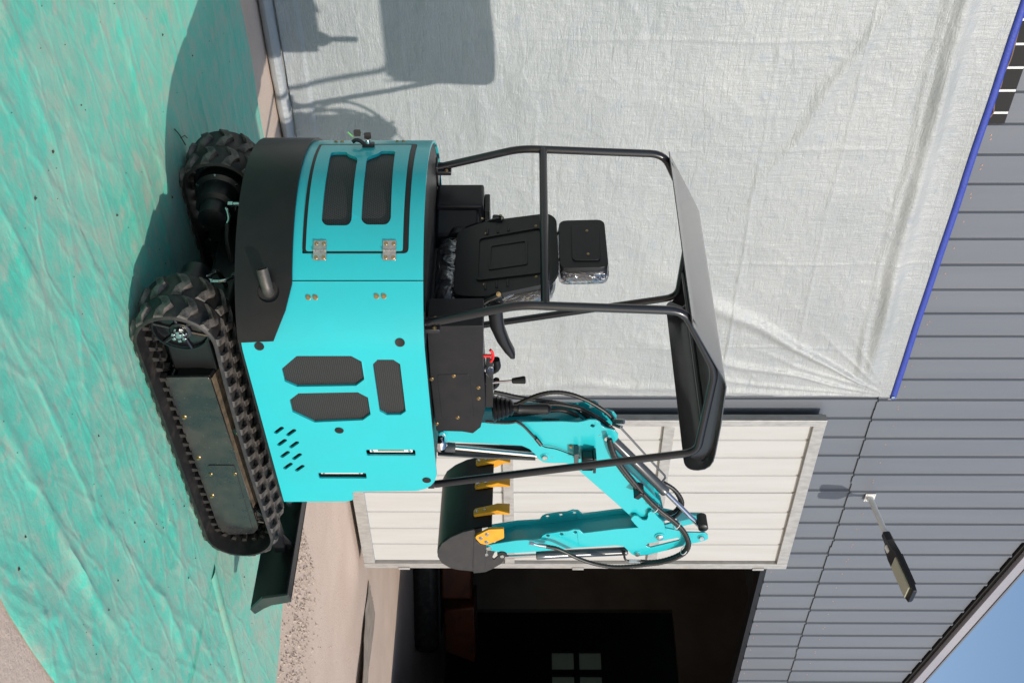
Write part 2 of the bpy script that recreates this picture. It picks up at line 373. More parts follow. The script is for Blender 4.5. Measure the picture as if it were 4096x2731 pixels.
    wv = noi(320.0, (1, 1, 1), 2.0); bp2 = nd(nt, 'ShaderNodeBump', Strength=0.25, Distance=0.003); L.new(wv, bp2.inputs['Height']); L.new(bp.outputs[0], bp2.inputs['Normal'])
    L.new(bp2.outputs[0], b.inputs['Normal']); return m
M['cloth'] = cloth_mat('green ground cloth', 0.02); M['cloth2'] = cloth_mat('dusty green ground cloth', 0.06)

def fb(x, y, z=0.0): return noise.noise(Vector((x, y, z)))
CREASES = [(-1.46, 0.016, -9, 0.1), (-0.98, 0.010, -9, -0.9), (-0.765, 0.012, -0.95, 0.6), (-0.56, 0.009, -9, -1.3), (-0.18, 0.012, -1.3, -0.6), (0.21, 0.014, -9, -0.5), (-1.06, 0.014, 0.1, 1.0), (-1.25, 0.008, 0.3, 2.0), (0.9, 0.008, -9, -0.2), (1.35, 0.006, -9, 0.4)]
def cloth_h(x, y):
    h = 0.004
    for yc, a, x0, x1 in CREASES:
        w = 0.022 + 0.01 * fb(x * 2.3, yc * 7); yy = yc + 0.05 * fb(x * 0.9, yc * 3.1) + 0.012 * fb(x * 6.0, yc)
        f = max(0.0, min(1.0, (x - x0) * 3)) * max(0.0, min(1.0, (x1 - x) * 3)); k = (y - yy) / w
        h += a * f * (0.65 + 0.6 * fb(x * 3.1, yc * 5)) * math.exp(-k * k) if abs(k) < 3 else 0.0
    h += 0.012 * max(0.0, fb(x * 1.7 + 5, y * 2.6)) + 0.009 * max(0.0, 0.25 - abs(fb(x * 2.6, y * 3.7 + 2))) + 0.005 * max(0.0, fb(x * 5.3, y * 7.1 + 2)) + 0.002 * fb(x * 15, y * 21)
    # nothing stands up under the tracks
    d = min(abs(y + 0.45), abs(y - 0.45)); t = 1.0 if d > 0.2 or abs(x) > 1.0 else max(0.0, (d - 0.13) / 0.07)
    return min(0.004 + (h - 0.004) * t, h)
def edge_wob(t, s): return 0.02 * fb(t * 2.1, s) + 0.008 * fb(t * 9.0, s)
g = G()
def cl1(a, b):
    x = -4.2 + 7.0 * a; lo = -1.81 + edge_wob(x, 1); hi = 1.83 - 0.10 * (x + 0.1) + edge_wob(x, 2)
    if x > 0.9: hi = hi + (-0.55 - 0.14 * (x - 0.96) - hi) * min(1.0, (x - 0.9) / 0.06)
    y = lo + (hi - lo) * b
    return Vector((x, y, max(0.001, cloth_h(x, y)) if 0.004 < b < 0.996 else 0.002))
g.grid(cl1, 340, 220)
top('ground_cloth', g, 'cloth', 'creased green ground cloth spread under the excavator tracks', 'cloth')
g = G()
def cl2(a, b):
    y = -1.1 + 2.9 * b
    xe = 2.44 - 0.40 * (y - 0.14) + edge_wob(y, 5); x0 = 0.75; x = x0 + (xe - x0) * a
    return Vector((x, y, -0.003 + 0.004 * max(0.0, fb(x * 4, y * 4)) + 0.002 * fb(x * 13, y * 17)))
g.grid(cl2, 110, 150)
top('ground_cloth', g, 'cloth2', 'dust covered green ground cloth lying under the dozer blade', 'cloth')
# pale hem of the first cloth where it overlaps the second
g = G()
hem = [(0.93 + 0.02 * i, -0.55 - 0.14 * (0.02 * i - 0.03) + edge_wob(0.93 + 0.02 * i, 2)) for i in range(94)]
M['hem'] = pbr('pale green hem', (0.20, 0.55, 0.40), 0.6, col2=(0.36, 0.50, 0.36), scale=9, bump=0.3, bscale=50)
g.grid(lambda a, b: Vector((hem[int(a * 93)][0], hem[int(a * 93)][1] + 0.014 - 0.085 * b, 0.006 + 0.010 * math.sin(math.pi * b) * (0.8 + 0.5 * fb(a * 22, 3)))), 93, 6)
hm = part('hem', g, 'hem', bpy.data.objects['ground_cloth'])

# loose grit beyond the cloth
g = G()
def stone(x, y, r, g=g):
    a = random.random() * 6; vs = []
    for k in range(5): vs.append(g.bm.verts.new((x + r * math.cos(a + k * 1.257) * random.uniform(.7, 1.2), y + r * math.sin(a + k * 1.257) * random.uniform(.7, 1.2), -0.008)))
    t = g.bm.verts.new((x + random.uniform(-.3, .3) * r, y + random.uniform(-.3, .3) * r, -0.006 + r * random.uniform(.5, 1.0)))
    for k in range(5): g.face([vs[k], vs[(k + 1) % 5], t])
for i in range(3600):
    t = random.random(); y = 0.85 - 2.2 * t
    xc = 2.95 - 0.10 * (y - 0.3); x = random.gauss(xc, 0.20 if random.random() < 0.6 else 0.45)
    if x < 2.44 - 0.40 * (y - 0.14) + 0.03: continue
    stone(x, y, 0.004 + 0.018 * random.random() ** 3)
for i in range(900): stone(random.uniform(2.3, 8), random.uniform(-1, 2.1), 0.003 + 0.008 * random.random() ** 4)
M['grit'] = pbr('grit', (0.46, 0.37, 0.30), 0.9, col2=(0.26, 0.205, 0.17), scale=25)
o = part('grit', g, 'grit', None, angle=10); o['kind'] = 'stuff'

g = G()
for i in range(260):
    x = random.uniform(-2.2, 2.2); y = random.uniform(-1.7, 1.6)
    if abs(abs(y) - 0.45) < 0.16 and abs(x) < 0.9: continue
    stone(x, y, 0.002 + 0.005 * random.random() ** 4, g); g.bm.verts.ensure_lookup_table()
    for vtx in g.bm.verts[-6:]: vtx.co.z += cloth_h(x, y) + 0.0085
M['litter'] = pbr('crumbs of bark', (0.035, 0.028, 0.022), 0.9)
o = part('litter', g, 'litter', None, angle=10); o['kind'] = 'stuff'

# dusty sheet by the doorway with a lifted edge
g = G()
def shf(a, b):
    y = 2.25 - 1.9 * a; x0 = 5.66 - 0.1 * a + 0.03 * fb(a * 5, 0.3); x = x0 + b * (0.62 + 0.1 * fb(a * 3, 7))
    lift = 0.05 * math.exp(-(b / 0.25) ** 2) * min(1, max(0, (a - 0.18) * 3)) + 0.012 * abs(fb(a * 6, b * 9))
    return Vector((x, y, 0.002 + lift))
g.grid(shf, 60, 40)
M['mat'] = pbr('dusty sheet', (0.36, 0.30, 0.24), 0.85, col2=(0.24, 0.21, 0.18), scale=5, stretch=(3, 1, 1), bump=0.2, bscale=20)
top('dust_sheet', g, 'mat', 'dusty beige sheet with a lifted edge lying before the open doorway', 'sheet', solid=0.004)

# ================================================================== WAREHOUSE
PITCHR = 0.1985; RIB = 0.2275; RIB0 = 0.47
def rake(u): return 5.867 - PITCHR * (u - 4.844) if u > -1.0 else 5.867 + PITCHR * 5.844 + PITCHR * (u + 1.0)
U0, U1 = RIB0 - RIB / 2 - 4 * RIB * 12, RIB0 - RIB / 2 + 4 * RIB * 12     # about -10.6 .. 11.3
OPEN_L, OPEN_R, OPEN_T = 4.95, 8.05, 3.672
bld = thing('warehouse', 'grey blue ribbed steel warehouse with gable roof and open doorway', 'building', tuple(wall(0, 0)))

def rib_profile(ua, ub):
    pts = [(ua, 0.0)]; k = math.ceil((ua - RIB0) / RIB - 1e-6)
    while RIB0 + k * RIB < ub:
        c = RIB0 + k * RIB
        pts += [(c - 0.016, 0.0), (c - 0.008, 0.018), (c + 0.008, 0.018), (c + 0.016, 0.0)]
        k += 1
    pts = [p for p in pts if ua <= p[0] <= ub]; pts.append((ub, 0.0)); return pts
def cladding(ua, ub, z0, z1, out):
    g = G(); pr = rib_profile(ua, ub)
    a = [g.bm.verts.new(wall(u, z0(u), out + h)) for u, h in pr]; b = [g.bm.verts.new(wall(u, z1(u), out + h)) for u, h in pr]
    g.skin([a, b], closed=False); return part('cladding_sheet', g, 'wall', bld, angle=20, solid=0.0012)
W4 = 4 * RIB
for i in range(24):
    ua = U0 + i * W4; ub = ua + W4 + 0.004; jig = random.uniform(-0.006, 0.008)
    hi = cladding(ua, ub, lambda u: 4.185 + jig, lambda u: rake(u) - 0.03, 0.014)
    lo_z = 0.03
    if ub < OPEN_L + 0.2 or ua > OPEN_R - 0.05: lo = cladding(ua, ub, lambda u: 0.02, lambda u: 4.24, 0.0)
    elif ua >= OPEN_L - 0.4 and ub <= OPEN_R + 0.3: lo = cladding(ua, ub, lambda u: OPEN_T, lambda u: 4.24, 0.0)
    else: lo = cladding(ua, ub, lambda u: OPEN_T, lambda u: 4.24, 0.0)
    if -1.5 < ua < 9:
        for k in range(4):
            u = ua + RIB * (k + 0.5) + RIB * 0.32
            bolt(wall(u, 4.36 + random.uniform(-.012, .012), 0.0145), (SLOPE, -1, 0), 0.0062, hi, 'screw', 'screw')
            if random.random() < 0.35: bolt(wall(u + 0.03, 4.36, 0.0145), (SLOPE, -1, 0), 0.0062, hi, 'screw', 'screw')
            if OPEN_L < u < OPEN_R: bolt(wall(u, OPEN_T + 0.045, 0.0005), (SLOPE, -1, 0), 0.0062, lo, 'screw', 'screw')
# dark strip standing in for the shadow gap behind the lap of the sheets, inner lining so that no light leaks in
g = G(); g.hexa([wall(u, z, o) for z in (4.17, 4.25) for u, o in ((U0, -0.03), (U1, -0.03), (U1, -0.004), (U0, -0.004))]); part('lap_shade_strip', g, 'dark_gap', bld)
def slab(name, pts, th, mat, label=None):
    """a flat wall piece of the facade from a polygon (u,z), behind the cladding"""
    g = G(); g.sheet([pts], lambda u, z, d: wall(u, z, -0.035 - d), th); return part(name, g, mat, bld)
slab('inner_wall', [(U0, 0), (OPEN_L, 0), (OPEN_L, OPEN_T + 0.02), (OPEN_R, OPEN_T + 0.02), (OPEN_R, 0), (U1, 0), (U1, rake(U1) - 0.06), (-1.0, rake(-1.0) - 0.06), (U0, rake(U0) - 0.06)], 0.12, 'plaster')
# door opening trim
g = G(); g.hexa([wall(u, z, o) for z in (OPEN_T - 0.05, OPEN_T + 0.01) for u, o in ((OPEN_L, -0.16), (OPEN_R, -0.16), (OPEN_R, -0.004), (OPEN_L, -0.004))]); part('door_head', g, 'grey_paint', bld)
g = G(); g.hexa([wall(u, z, o) for z in (0.0, OPEN_T) for u, o in ((OPEN_R - 0.01, -0.2), (OPEN_R + 0.08, -0.2), (OPEN_R + 0.08, 0.004), (OPEN_R - 0.01, 0.004))]); part('door_jamb', g, 'galv', bld)
# ledge of flashing at the foot of the wall
g = G(); g.hexa([wall(u, z, o) for z in (0.0, 0.10) for u, o in ((U0, 0.0225), (3.0, 0.0225), (3.0, 0.05), (U0, 0.05))]); part('base_flashing', g, 'galv', bld)
# verge: fascia along the gable with a plain black strip under it
for sgn in (1, -1):
    def rk(t, dz): u = -1.0 + sgn * t; return u, rake(u) + dz
    T = (U1 + 0.35) + 1.0
    g = G(); g.hexa([wall(*rk(t, dz), o) for dz in (0.02, 0.115) for t, o in ((0, 0.04), (T, 0.04), (T, 0.09), (0, 0.09))]); part('fascia', g, 'fascia', bld, bevel=0.004)
    g = G(); g.hexa([wall(*rk(t, dz), o) for dz in (-0.018, 0.030) for t, o in ((0, 0.0), (T, 0.0), (T, 0.039), (0, 0.039))]); part('verge_strip', g, 'dark_gap', bld)
    g = G(); g.hexa([wall(*rk(t, dz), o) for dz in (0.116, 0.135) for t, o in ((0, -14.0), (T, -14.0), (T, 0.10), (0, 0.10))]); part('roof', g, 'wall', bld)
# side and back walls: the hall is closed, with a dark annexe through an opening in the far side wall
XS = 11.27
pa = [(5.125,0.711),(5.135,3.616),(4.015,1.999)]
dy0, dz1 = pa[0][0], pa[1][1]
g = G(); g.sheet([[(2.0, 0), (2.15, 0), (2.15, dz1), (dy0, dz1), (dy0, 0), (16, 0), (16, 4.9), (2.0, 4.9)]], lambda u, z, d: Vector((XS - 0.1 + d, u, z)), 0.1); part('side_wall', g, 'plaster', bld)
g = G(); g.hexa([Vector((x, y, z)) for z in (0, 4.9) for x, y in ((U0, 2.75), (U0 + 0.1, 2.75), (U0 + 0.1, 16), (U0, 16))]); part('side_wall', g, 'plaster', bld)
g = G(); g.hexa([Vector((x, y, z)) for z in (0, 7.2) for x, y in ((U0, 15.9), (XS, 15.9), (XS, 16.0), (U0, 16.0))]); part('back_wall', g, 'plaster', bld)
XA = 15.5
win = [(6.797,1.894),(6.801,2.891),(6.326,1.888)]
wy1, wz0, wz1 = win[0][0], win[0][1], win[1][1]; wy0 = wy1 - 2 * (wy1 - win[2][0])
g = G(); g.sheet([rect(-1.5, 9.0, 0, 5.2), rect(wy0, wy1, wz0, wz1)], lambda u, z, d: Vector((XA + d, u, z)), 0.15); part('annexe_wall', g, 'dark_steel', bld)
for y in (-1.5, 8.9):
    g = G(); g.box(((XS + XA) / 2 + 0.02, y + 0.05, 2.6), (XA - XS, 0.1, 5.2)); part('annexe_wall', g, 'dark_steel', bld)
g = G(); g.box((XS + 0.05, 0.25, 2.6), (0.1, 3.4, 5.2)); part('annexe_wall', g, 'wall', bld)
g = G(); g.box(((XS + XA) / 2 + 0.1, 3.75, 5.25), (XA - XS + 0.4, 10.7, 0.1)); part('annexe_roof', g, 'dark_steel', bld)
M['pane'] = bpy.data.materials.new('dusty window pane'); M['pane'].use_nodes = True
pb = M['pane'].node_tree.nodes['Principled BSDF']; pb.inputs['Base Color'].default_value = (0.11, 0.13, 0.10, 1); pb.inputs['Transmission Weight'].default_value = 0.6; pb.inputs['Roughness'].default_value = 0.8
wf = G()
for k in range(3): wf.box((XA + 0.02, wy0 + (wy1 - wy0) * k / 2, (wz0 + wz1) / 2), (0.1, 0.10, wz1 - wz0 + 0.1))
for k in range(3): wf.box((XA + 0.022, (wy0 + wy1) / 2, wz0 + (wz1 - wz0) * k / 2), (0.09, wy1 - wy0 + 0.1, 0.10))
fw = part('window', wf, 'dark_steel', bld)
for i in range(2):
    for k in range(2):
        g = G(); g.box((XA + 0.08, wy0 + (wy1 - wy0) * (i + .5) / 2, wz0 + (wz1 - wz0) * (k + .5) / 2), (0.012, (wy1 - wy0) / 2 - 0.05, (wz1 - wz0) / 2 - 0.05)); part('pane', g, M['pane'], fw)
# dark slot of a high window above the tarp, with pale bars, and the cable under it
g = G(); g.hexa([wall(u, z, o) for z in (3.9, 4.40) for u, o in ((-2.6, 0.016), (0.443, 0.016), (0.443, 0.040), (-2.6, 0.040))]); wd = part('window', g, 'dark_gap', bld)
for k in range(19):
    u = 0.36 - 0.155 * k; g = G(); g.hexa([wall(a, z, o) for z in (4.05, 4.395) for a, o in ((u - 0.007, 0.0405), (u + 0.007, 0.0405), (u + 0.007, 0.048), (u - 0.007, 0.048))]); part('bar', g, 'white_plate', wd)
M['cable'] = pbr('brown cable', (0.12, 0.07, 0.04), 0.6)
g = G(); g.tube([wall(u, z, 0.06) for u, z in [(0.399,4.276),(0.344,4.299),(0.219,4.271),(0.176,4.291),(0.081,4.283),(-0.004,4.295),(-0.12,4.29),(-0.25,4.28),(-0.329,4.279)]] + [wall(-1.2, 4.62, 0.06)], 0.007, 6, step=0.03)
top('cable', g, 'cable', 'thin brown cable drooping across the cladding above the silver tarp', 'cable')

# ------------------------------------------------------------------ sliding door
sd = thing('sliding_door', 'tall cream white sliding door with galvanised frame pushed aside from the doorway', 'door', tuple(wall(4.07, 0.04, 0.1)))
DL, DR, DB, DT = 3.085, 5.085, 0.045, 3.80
def wbox(u0, u1, z0, z1, o0, o1): return G().hexa([wall(u, z, o) for z in (z0, z1) for u, o in ((u0, o0), (u1, o0), (u1, o1), (u0, o1))])
O0, O1 = 0.060, 0.125
part('stile', wbox(DL, DL + 0.07, DB, DT, O0, O1), 'galv', sd, bevel=0.003); part('stile', wbox(DR - 0.07, DR, DB, DT, O0, O1), 'galv', sd, bevel=0.003)
rails = [(DB + 0.001, 0.145), (1.30, 1.385), (2.555, 2.64), (DT - 0.095, DT - 0.001)]
for z0, z1 in rails: part('rail', wbox(DL + 0.0705, DR - 0.0705, z0, z1, O0 + 0.001, O1 - 0.002), 'galv', sd, bevel=0.003)
ed = [3.14, 3.359, 3.577, 3.806, 4.034, 4.30, 4.536, 4.767, 5.03]
for a, b in zip(ed, ed[1:]):
    g = G(); pr = [(a + (0.007 if abs(a - 4.034) < 0.01 else 0.001), 0.0), (a + 0.010, 0.012), (b - 0.030, 0.012), (b - 0.018, 0.004), (b - (0.004 if abs(b - 4.034) < 0.01 else 0), 0.0)]
    g.skin([[g.bm.verts.new(wall(u, z, O0 + 0.012 + h)) for u, h in pr] for z in (DB + 0.01, DT - 0.01)], closed=False); part('panel', g, 'door_white', sd, angle=15, solid=0.01)
for z in (0.35, 1.9, 3.5):
    part('hinge_plate', wbox(DR - 0.02, DR + 0.012, z, z + 0.1, O1, O1 + 0.008), 'galv', sd)
part('backing', wbox(DL + 0.02, DR - 0.02, DB + 0.02, DT - 0.02, O0 - 0.02, O0 - 0.001), 'dark_gap', sd)

# ------------------------------------------------------------------ silver tarpaulin
def tarp_mat():
    m = bpy.data.materials.new('silver tarpaulin'); m.use_nodes = True; nt = m.node_tree; L = nt.links; b = nt.nodes['Principled BSDF']
    tc = nd(nt, 'ShaderNodeTexCoord'); b.inputs['Roughness'].default_value = 0.46; b.inputs['Metallic'].default_value = 0.12
    def noi(sc, st, det, ro=0.6, dist=0.0):
        mp = nd(nt, 'ShaderNodeMapping'); mp.inputs['Scale'].default_value = st; L.new(tc.outputs['Object'], mp.inputs[0])
        n = nd(nt, 'ShaderNodeTexNoise', Scale=sc, Detail=det, Roughness=ro, Distortion=dist); L.new(mp.outputs[0], n.inputs['Vector']); return n.outputs[0]
    n = noi(1.3, (1, 1, 1.5), 5.0); cr = nd(nt, 'ShaderNodeValToRGB'); L.new(n, cr.inputs[0])
    cr.color_ramp.elements[0].position = 0.3; cr.color_ramp.elements[0].color = (0.305, 0.325, 0.330, 1); cr.color_ramp.elements[1].position = 0.72; cr.color_ramp.elements[1].color = (0.365, 0.378, 0.378, 1)
    n4 = noi(9.0, (1.0, 1, 1.6), 6.0, 0.6); r4 = nd(nt, 'ShaderNodeMapRange'); r4.inputs[1].default_value = 0.55; r4.inputs[2].default_value = 0.72; L.new(n4, r4.inputs[0])
    mx = nd(nt, 'ShaderNodeMix', data_type='RGBA'); mx.inputs[7].default_value = (0.30, 0.325, 0.35, 1); L.new(cr.outputs[0], mx.inputs[6]); L.new(r4.outputs[0], mx.inputs[0])
    L.new(mx.outputs[2], b.inputs['Base Color'])
    h1 = noi(4.2, (1.0, 1, 1.6), 8.0, 0.62, 0.9); h2 = noi(95.0, (0.55, 1, 1.0), 3.0, 0.7, 0.6); h3 = noi(16.0, (3.0, 1, 0.5), 4.0, 0.6)
    def ridged(src, k):
        a = nd(nt, 'ShaderNodeMath', operation='SUBTRACT'); L.new(src, a.inputs[0]); a.inputs[1].default_value = 0.5
        c = nd(nt, 'ShaderNodeMath', operation='ABSOLUTE'); L.new(a.outputs[0], c.inputs[0])
        d = nd(nt, 'ShaderNodeMath', operation='MULTIPLY'); L.new(c.outputs[0], d.inputs[0]); d.inputs[1].default_value = -k; return d.outputs[0]
    hr1 = ridged(noi(7.0, (3.2, 1, 0.55), 3.0, 0.55, 0.5), 2.0); hr2 = ridged(noi(10.0, (0.5, 1, 3.0), 4.0, 0.6, 0.6), 2.0)
    b0 = nd(nt, 'ShaderNodeBump', Strength=0.32, Distance=0.007); L.new(hr1, b0.inputs['Height'])
    b00 = nd(nt, 'ShaderNodeBump', Strength=0.50, Distance=0.008); L.new(hr2, b00.inputs['Height']); L.new(b0.outputs[0], b00.inputs['Normal'])
    b1 = nd(nt, 'ShaderNodeBump', Strength=0.16, Distance=0.03); L.new(h1, b1.inputs['Height']); L.new(b00.outputs[0], b1.inputs['Normal'])
    b2 = nd(nt, 'ShaderNodeBump', Strength=0.55, Distance=0.005); L.new(h2, b2.inputs['Height']); L.new(b1.outputs[0], b2.inputs['Normal'])
    b3 = nd(nt, 'ShaderNodeBump', Strength=0.25, Distance=0.02); L.new(h3, b3.inputs['Height']); L.new(b2.outputs[0], b3.inputs['Normal'])
    L.new(b3.outputs[0], b.inputs['Normal']); return m
M['tarp'] = tarp_mat()
TU0, TU1, TZ0, TZ1 = -2.9, 2.885, 0.085, 4.240
def ridge(d, w): return math.exp(-(d / w) ** 2)
def tarp_out(u, z):
    o = 0.060 + 0.014 * fb(u * 0.8, z * 0.7, 3) + 0.006 * fb(u * 2.2, z * 1.6, 9)
    # folds running away from the tied corner at the upper end of the free edge
    cu, cz = TU1 - u, TZ1 - z; r = math.hypot(cu, cz); th = math.degrees(math.atan2(cu, cz + 1e-6))
    for t0, a, w, r0, r1 in ((34, 0.034, 2.2, 0.05, 2.2), (17, 0.020, 1.6, 0.05, 2.0), (8, 0.014, 1.1, 0.05, 1.6), (25, 0.010, 1.1, 0.05, 1.2), (47, 0.008, 1.5, 0.1, 1.0), (58, 0.006, 1.5, 0.1, 0.9), (3.2, 0.016, 1.2, 0.1, 3.2)):
        if r < r1 + 0.3: o += a * ridge(th - t0 - 2 * fb(r * 2, t0), w) * min(1, r * 2.2) * max(0.0, min(1.0, (r1 - r) * 1.3 + 0.25))
    # slack roll hanging under the top edge
    band = 0.20 + 0.10 * min(1, cu / 3) + 0.03 * fb(u * 1.1, 2)
    if cu > 0.15: o += (0.040 + 0.016 * fb(u * 1.7, 5)) * ridge(cz - band, 0.060 + 0.022 * fb(u * 1.3, 11)) * min(1, cu * 1.2) + 0.016 * ridge(cz - band - 0.10 - 0.04 * fb(u * 2.1, 3), 0.025) * max(0, 0.4 + fb(u * 1.9, 7))
    # packing creases across and down the sheet
    for zc, a in ((0.78, 0.005), (1.55, 0.006), (2.25, 0.006), (2.95, 0.009), (3.45, 0.008)): o += a * ridge(z - zc - 0.02 * fb(u * 1.5, zc), 0.009) * (0.5 + fb(u * 1.1, zc * 3))
    for uc, a in ((-1.4, 0.005), (-0.15, 0.006), (0.62, 0.006), (1.55, 0.006), (2.35, 0.006)): o += a * ridge(u - uc - 0.03 * fb(z * 1.2, uc), 0.009) * (0.6 + fb(z * 1.3, uc * 3))
    o += 0.014 * ridge((z - 3.3) + 0.45 * (u - 0.2) + 0.05 * fb(u * 3, 1), 0.05) * ridge(u - 0.2, 0.7)
    o += 0.010 * max(0.0, fb(u * 3.2, z * 7.0, 4)) * ridge(z - 1.3, 0.9)
    if z < 0.45: o += 0.012 * fb(u * 4, z * 6) * (0.45 - z) / 0.4
    k = fb(u * 3.7, z * 2.9, 1.5); o += 0.002 * (1 - min(1.0, abs(k) * 7)) + 0.002 * (1 - min(1.0, abs(fb(u * 7.3, z * 9.1, 6.5)) * 5))
    e = max(0.0, 1 - cz / 0.09); o += (0.066 - o) * e
    return max(0.047, o)
tp = thing('tarpaulin', 'large silver tarpaulin with blue top hem hung over the warehouse wall', 'tarp', tuple(wall(0, 0.1, 0.06)))
NU, NV = 500, 400
def tpf(a, b):
    u = TU0 + (TU1 - TU0) * a; z = TZ0 + (TZ1 - TZ0) * b
    if a == 1: u -= 0.02 + 0.006 * fb(z * 3, 8) - 0.02 * b ** 4
    return wall(u, z + (0.004 * fb(u * 2, 0.5) if b == 1 else 0), tarp_out(u, z) + (0.008 if z < 0.2 else 0))
g = G(); g.grid(tpf, NU, NV); part('sheet', g, 'tarp', tp, angle=180, solid=0.002)
g = G()
def hemf(a, b):
    u = TU0 + (TU1 + 0.004 - TU0) * a; t = b * 2 * math.pi; z = TZ1 + 0.022 + 0.004 * fb(u * 2, 0.5)
    return wall(u, z + 0.024 * math.cos(t), tarp_out(u, TZ1) + 0.004 + (0.012 + 0.004 * fb(u * 14, 2)) * math.sin(t))
g.grid(hemf, 150, 10); part('hem', g, 'blue', tp, angle=180)
g = G(); g.lathe(wall(TU1 - 0.02, TZ1 + 0.02, 0.085), (0, -1, 0), [(0, 0.014), (0.004, 0.014), (0.005, 0.007)], 14); part('eyelet', g, 'zinc', tp)
g = G(); g.tube([wall(TU1 - 0.02, TZ1 + 0.02, 0.08), wall(TU1 + 0.03, TZ1 + 0.03, 0.05), wall(TU1 + 0.06, TZ1 + 0.01, 0.03), wall(TU1 + 0.05, TZ1 + 0.07, 0.03)], 0.003, 5); part('tie_cord', g, 'white_tie', tp)
# gathered foot of the tarp lying along the wall
g = G()
def roll(a, b):
    u = TU0 + (OPEN_L - 1.9 - TU0) * a; t = b * 2 * math.pi; r = 0.042 + 0.008 * fb(u * 3.0, 4) + 0.004 * fb(u * 9, math.cos(t) * 2)
    return wall(u, 0.040 + r * 0.92 * math.sin(t), 0.098 + r * math.cos(t) + 0.008 * fb(u * 2, 6))
g.grid(roll, 220, 14); part('gathered_foot', g, 'tarp', tp, angle=180)

# ------------------------------------------------------------------ lamp on the wall
lp = thing('wall_lamp', 'black floodlight on a white pipe arm bolted to the warehouse wall', 'lamp', tuple(wall(4.16, 4.36, 0.035)))
LB = wall(4.16, 4.365, 0.035); LD = Vector((0, -0.93, 0.150)).normalized()
g = G(); g.box(wall(4.16, 4.365, 0.038), (0.105, 0.006, 0.085)); g.box(wall(4.16, 4.365, 0.05), (0.03, 0.03, 0.05)); b = part('bracket', g, 'lamp_white', lp, bevel=0.002)
for sx in (-1, 1):
    for sz in (-1, 1): bolt(wall(4.16 + sx * 0.038, 4.365 + sz * 0.028, 0.041), (0, -1, 0), 0.006, b, 'zinc')
g = G(); g.cyl(LB, LB + LD * 0.40, 0.0235); part('pipe', g, 'lamp_white', lp)
rot = Matrix((Vector((1, 0, 0)), LD, LD.cross(Vector((1, 0, 0))))).transposed()
def lw(x, l, z): return LB + rot @ Vector((x, l, z))
g = G(); st = [(0.36, 0.030, 0.030, 0.030), (0.44, 0.034, 0.034, 0.032), (0.47, 0.060, 0.024, 0.040), (0.56, 0.085, 0.020, 0.040), (0.60, 0.095, 0.018, 0.034), (0.90, 0.095, 0.014, 0.030), (0.95, 0.085, 0.012, 0.024)]
rg = []
for l, hw, hu, hd in st: rg.append([g.bm.verts.new(lw(x, l, z)) for x, z in ((-hw, -hd), (hw, -hd), (hw, hu * .5), (hw * .7, hu), (-hw * .7, hu), (-hw, hu * .5))])
g.skin(rg); hd = part('lamp_head', g, 'plastic', lp, bevel=0.003)
g = G(); g.hexa([lw(x, l, z) for z in (-0.044, -0.030) for x, l in ((-0.072, 0.63), (0.072, 0.63), (0.072, 0.91), (-0.072, 0.91))]); part('led_lens', g, 'led', lp)
g = G(); g.hexa([lw(x, l, z) for z in (-0.052, -0.036) for x, l in ((-0.02, 0.48), (0.02, 0.48), (0.02, 0.53), (-0.02, 0.53))]); part('sensor', g, 'white_plate', lp)
for k in range(7):
    g = G(); g.hexa([lw(x, l, z) for z in (0.012, 0.032) for x, l in ((-0.06 + 0.02 * k - 0.003, 0.60), (-0.06 + 0.02 * k + 0.003, 0.60), (-0.06 + 0.02 * k + 0.003, 0.88), (-0.06 + 0.02 * k - 0.003, 0.88))]); part('cooling_fin', g, 'plastic', hd)

# ------------------------------------------------------------------ machine standing in the dark hall
mc = thing('dumper', 'orange tracked dumper with a round headlight standing in the dark hall', 'dumper', (9.9, 4.6, 0))
rz = Matrix.Rotation(R(-35), 3, 'Z')
def mp_(x, y, z): return Vector((9.9, 4.6, 0)) + rz @ Vector((x, y, z))
def mbox(c, d): return G().box(mp_(*c), d, rz)
for s in (-1, 1): 
    t = part('track', mbox((0, s * 0.35, 0.16), (1.3, 0.2, 0.32)), 'rubber', mc, bevel=0.1, seg=4)
part('chassis', mbox((0, 0, 0.28), (1.0, 0.5, 0.12)), 'dark_steel', mc)
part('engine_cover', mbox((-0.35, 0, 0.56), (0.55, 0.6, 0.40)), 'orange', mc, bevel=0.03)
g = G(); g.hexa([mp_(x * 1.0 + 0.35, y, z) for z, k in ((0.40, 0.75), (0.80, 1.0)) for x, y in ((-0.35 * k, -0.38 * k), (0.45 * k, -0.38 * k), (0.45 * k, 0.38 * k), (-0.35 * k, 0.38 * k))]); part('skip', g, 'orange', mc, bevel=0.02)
g = G(); g.tube([mp_(-0.6, s, z) for s, z in ((-0.25, 0.5), (-0.25, 0.95), (0.25, 0.95), (0.25, 0.5))], 0.016, 8); part('handlebar', g, 'dark_steel', mc)
g = G(); g.lathe(mp_(-0.62, 0.12, 0.62), rz @ Vector((-1, 0, 0)), [(0, 0.07), (0.03, 0.085), (0.05, 0.08), (0.055, 0.03)], 18); part('headlight', g, 'chrome', mc)

# ================================================================== EXCAVATOR
ex = thing('excavator', 'small turquoise excavator with black canopy standing on green ground cloth', 'excavator', (0, 0, 0))

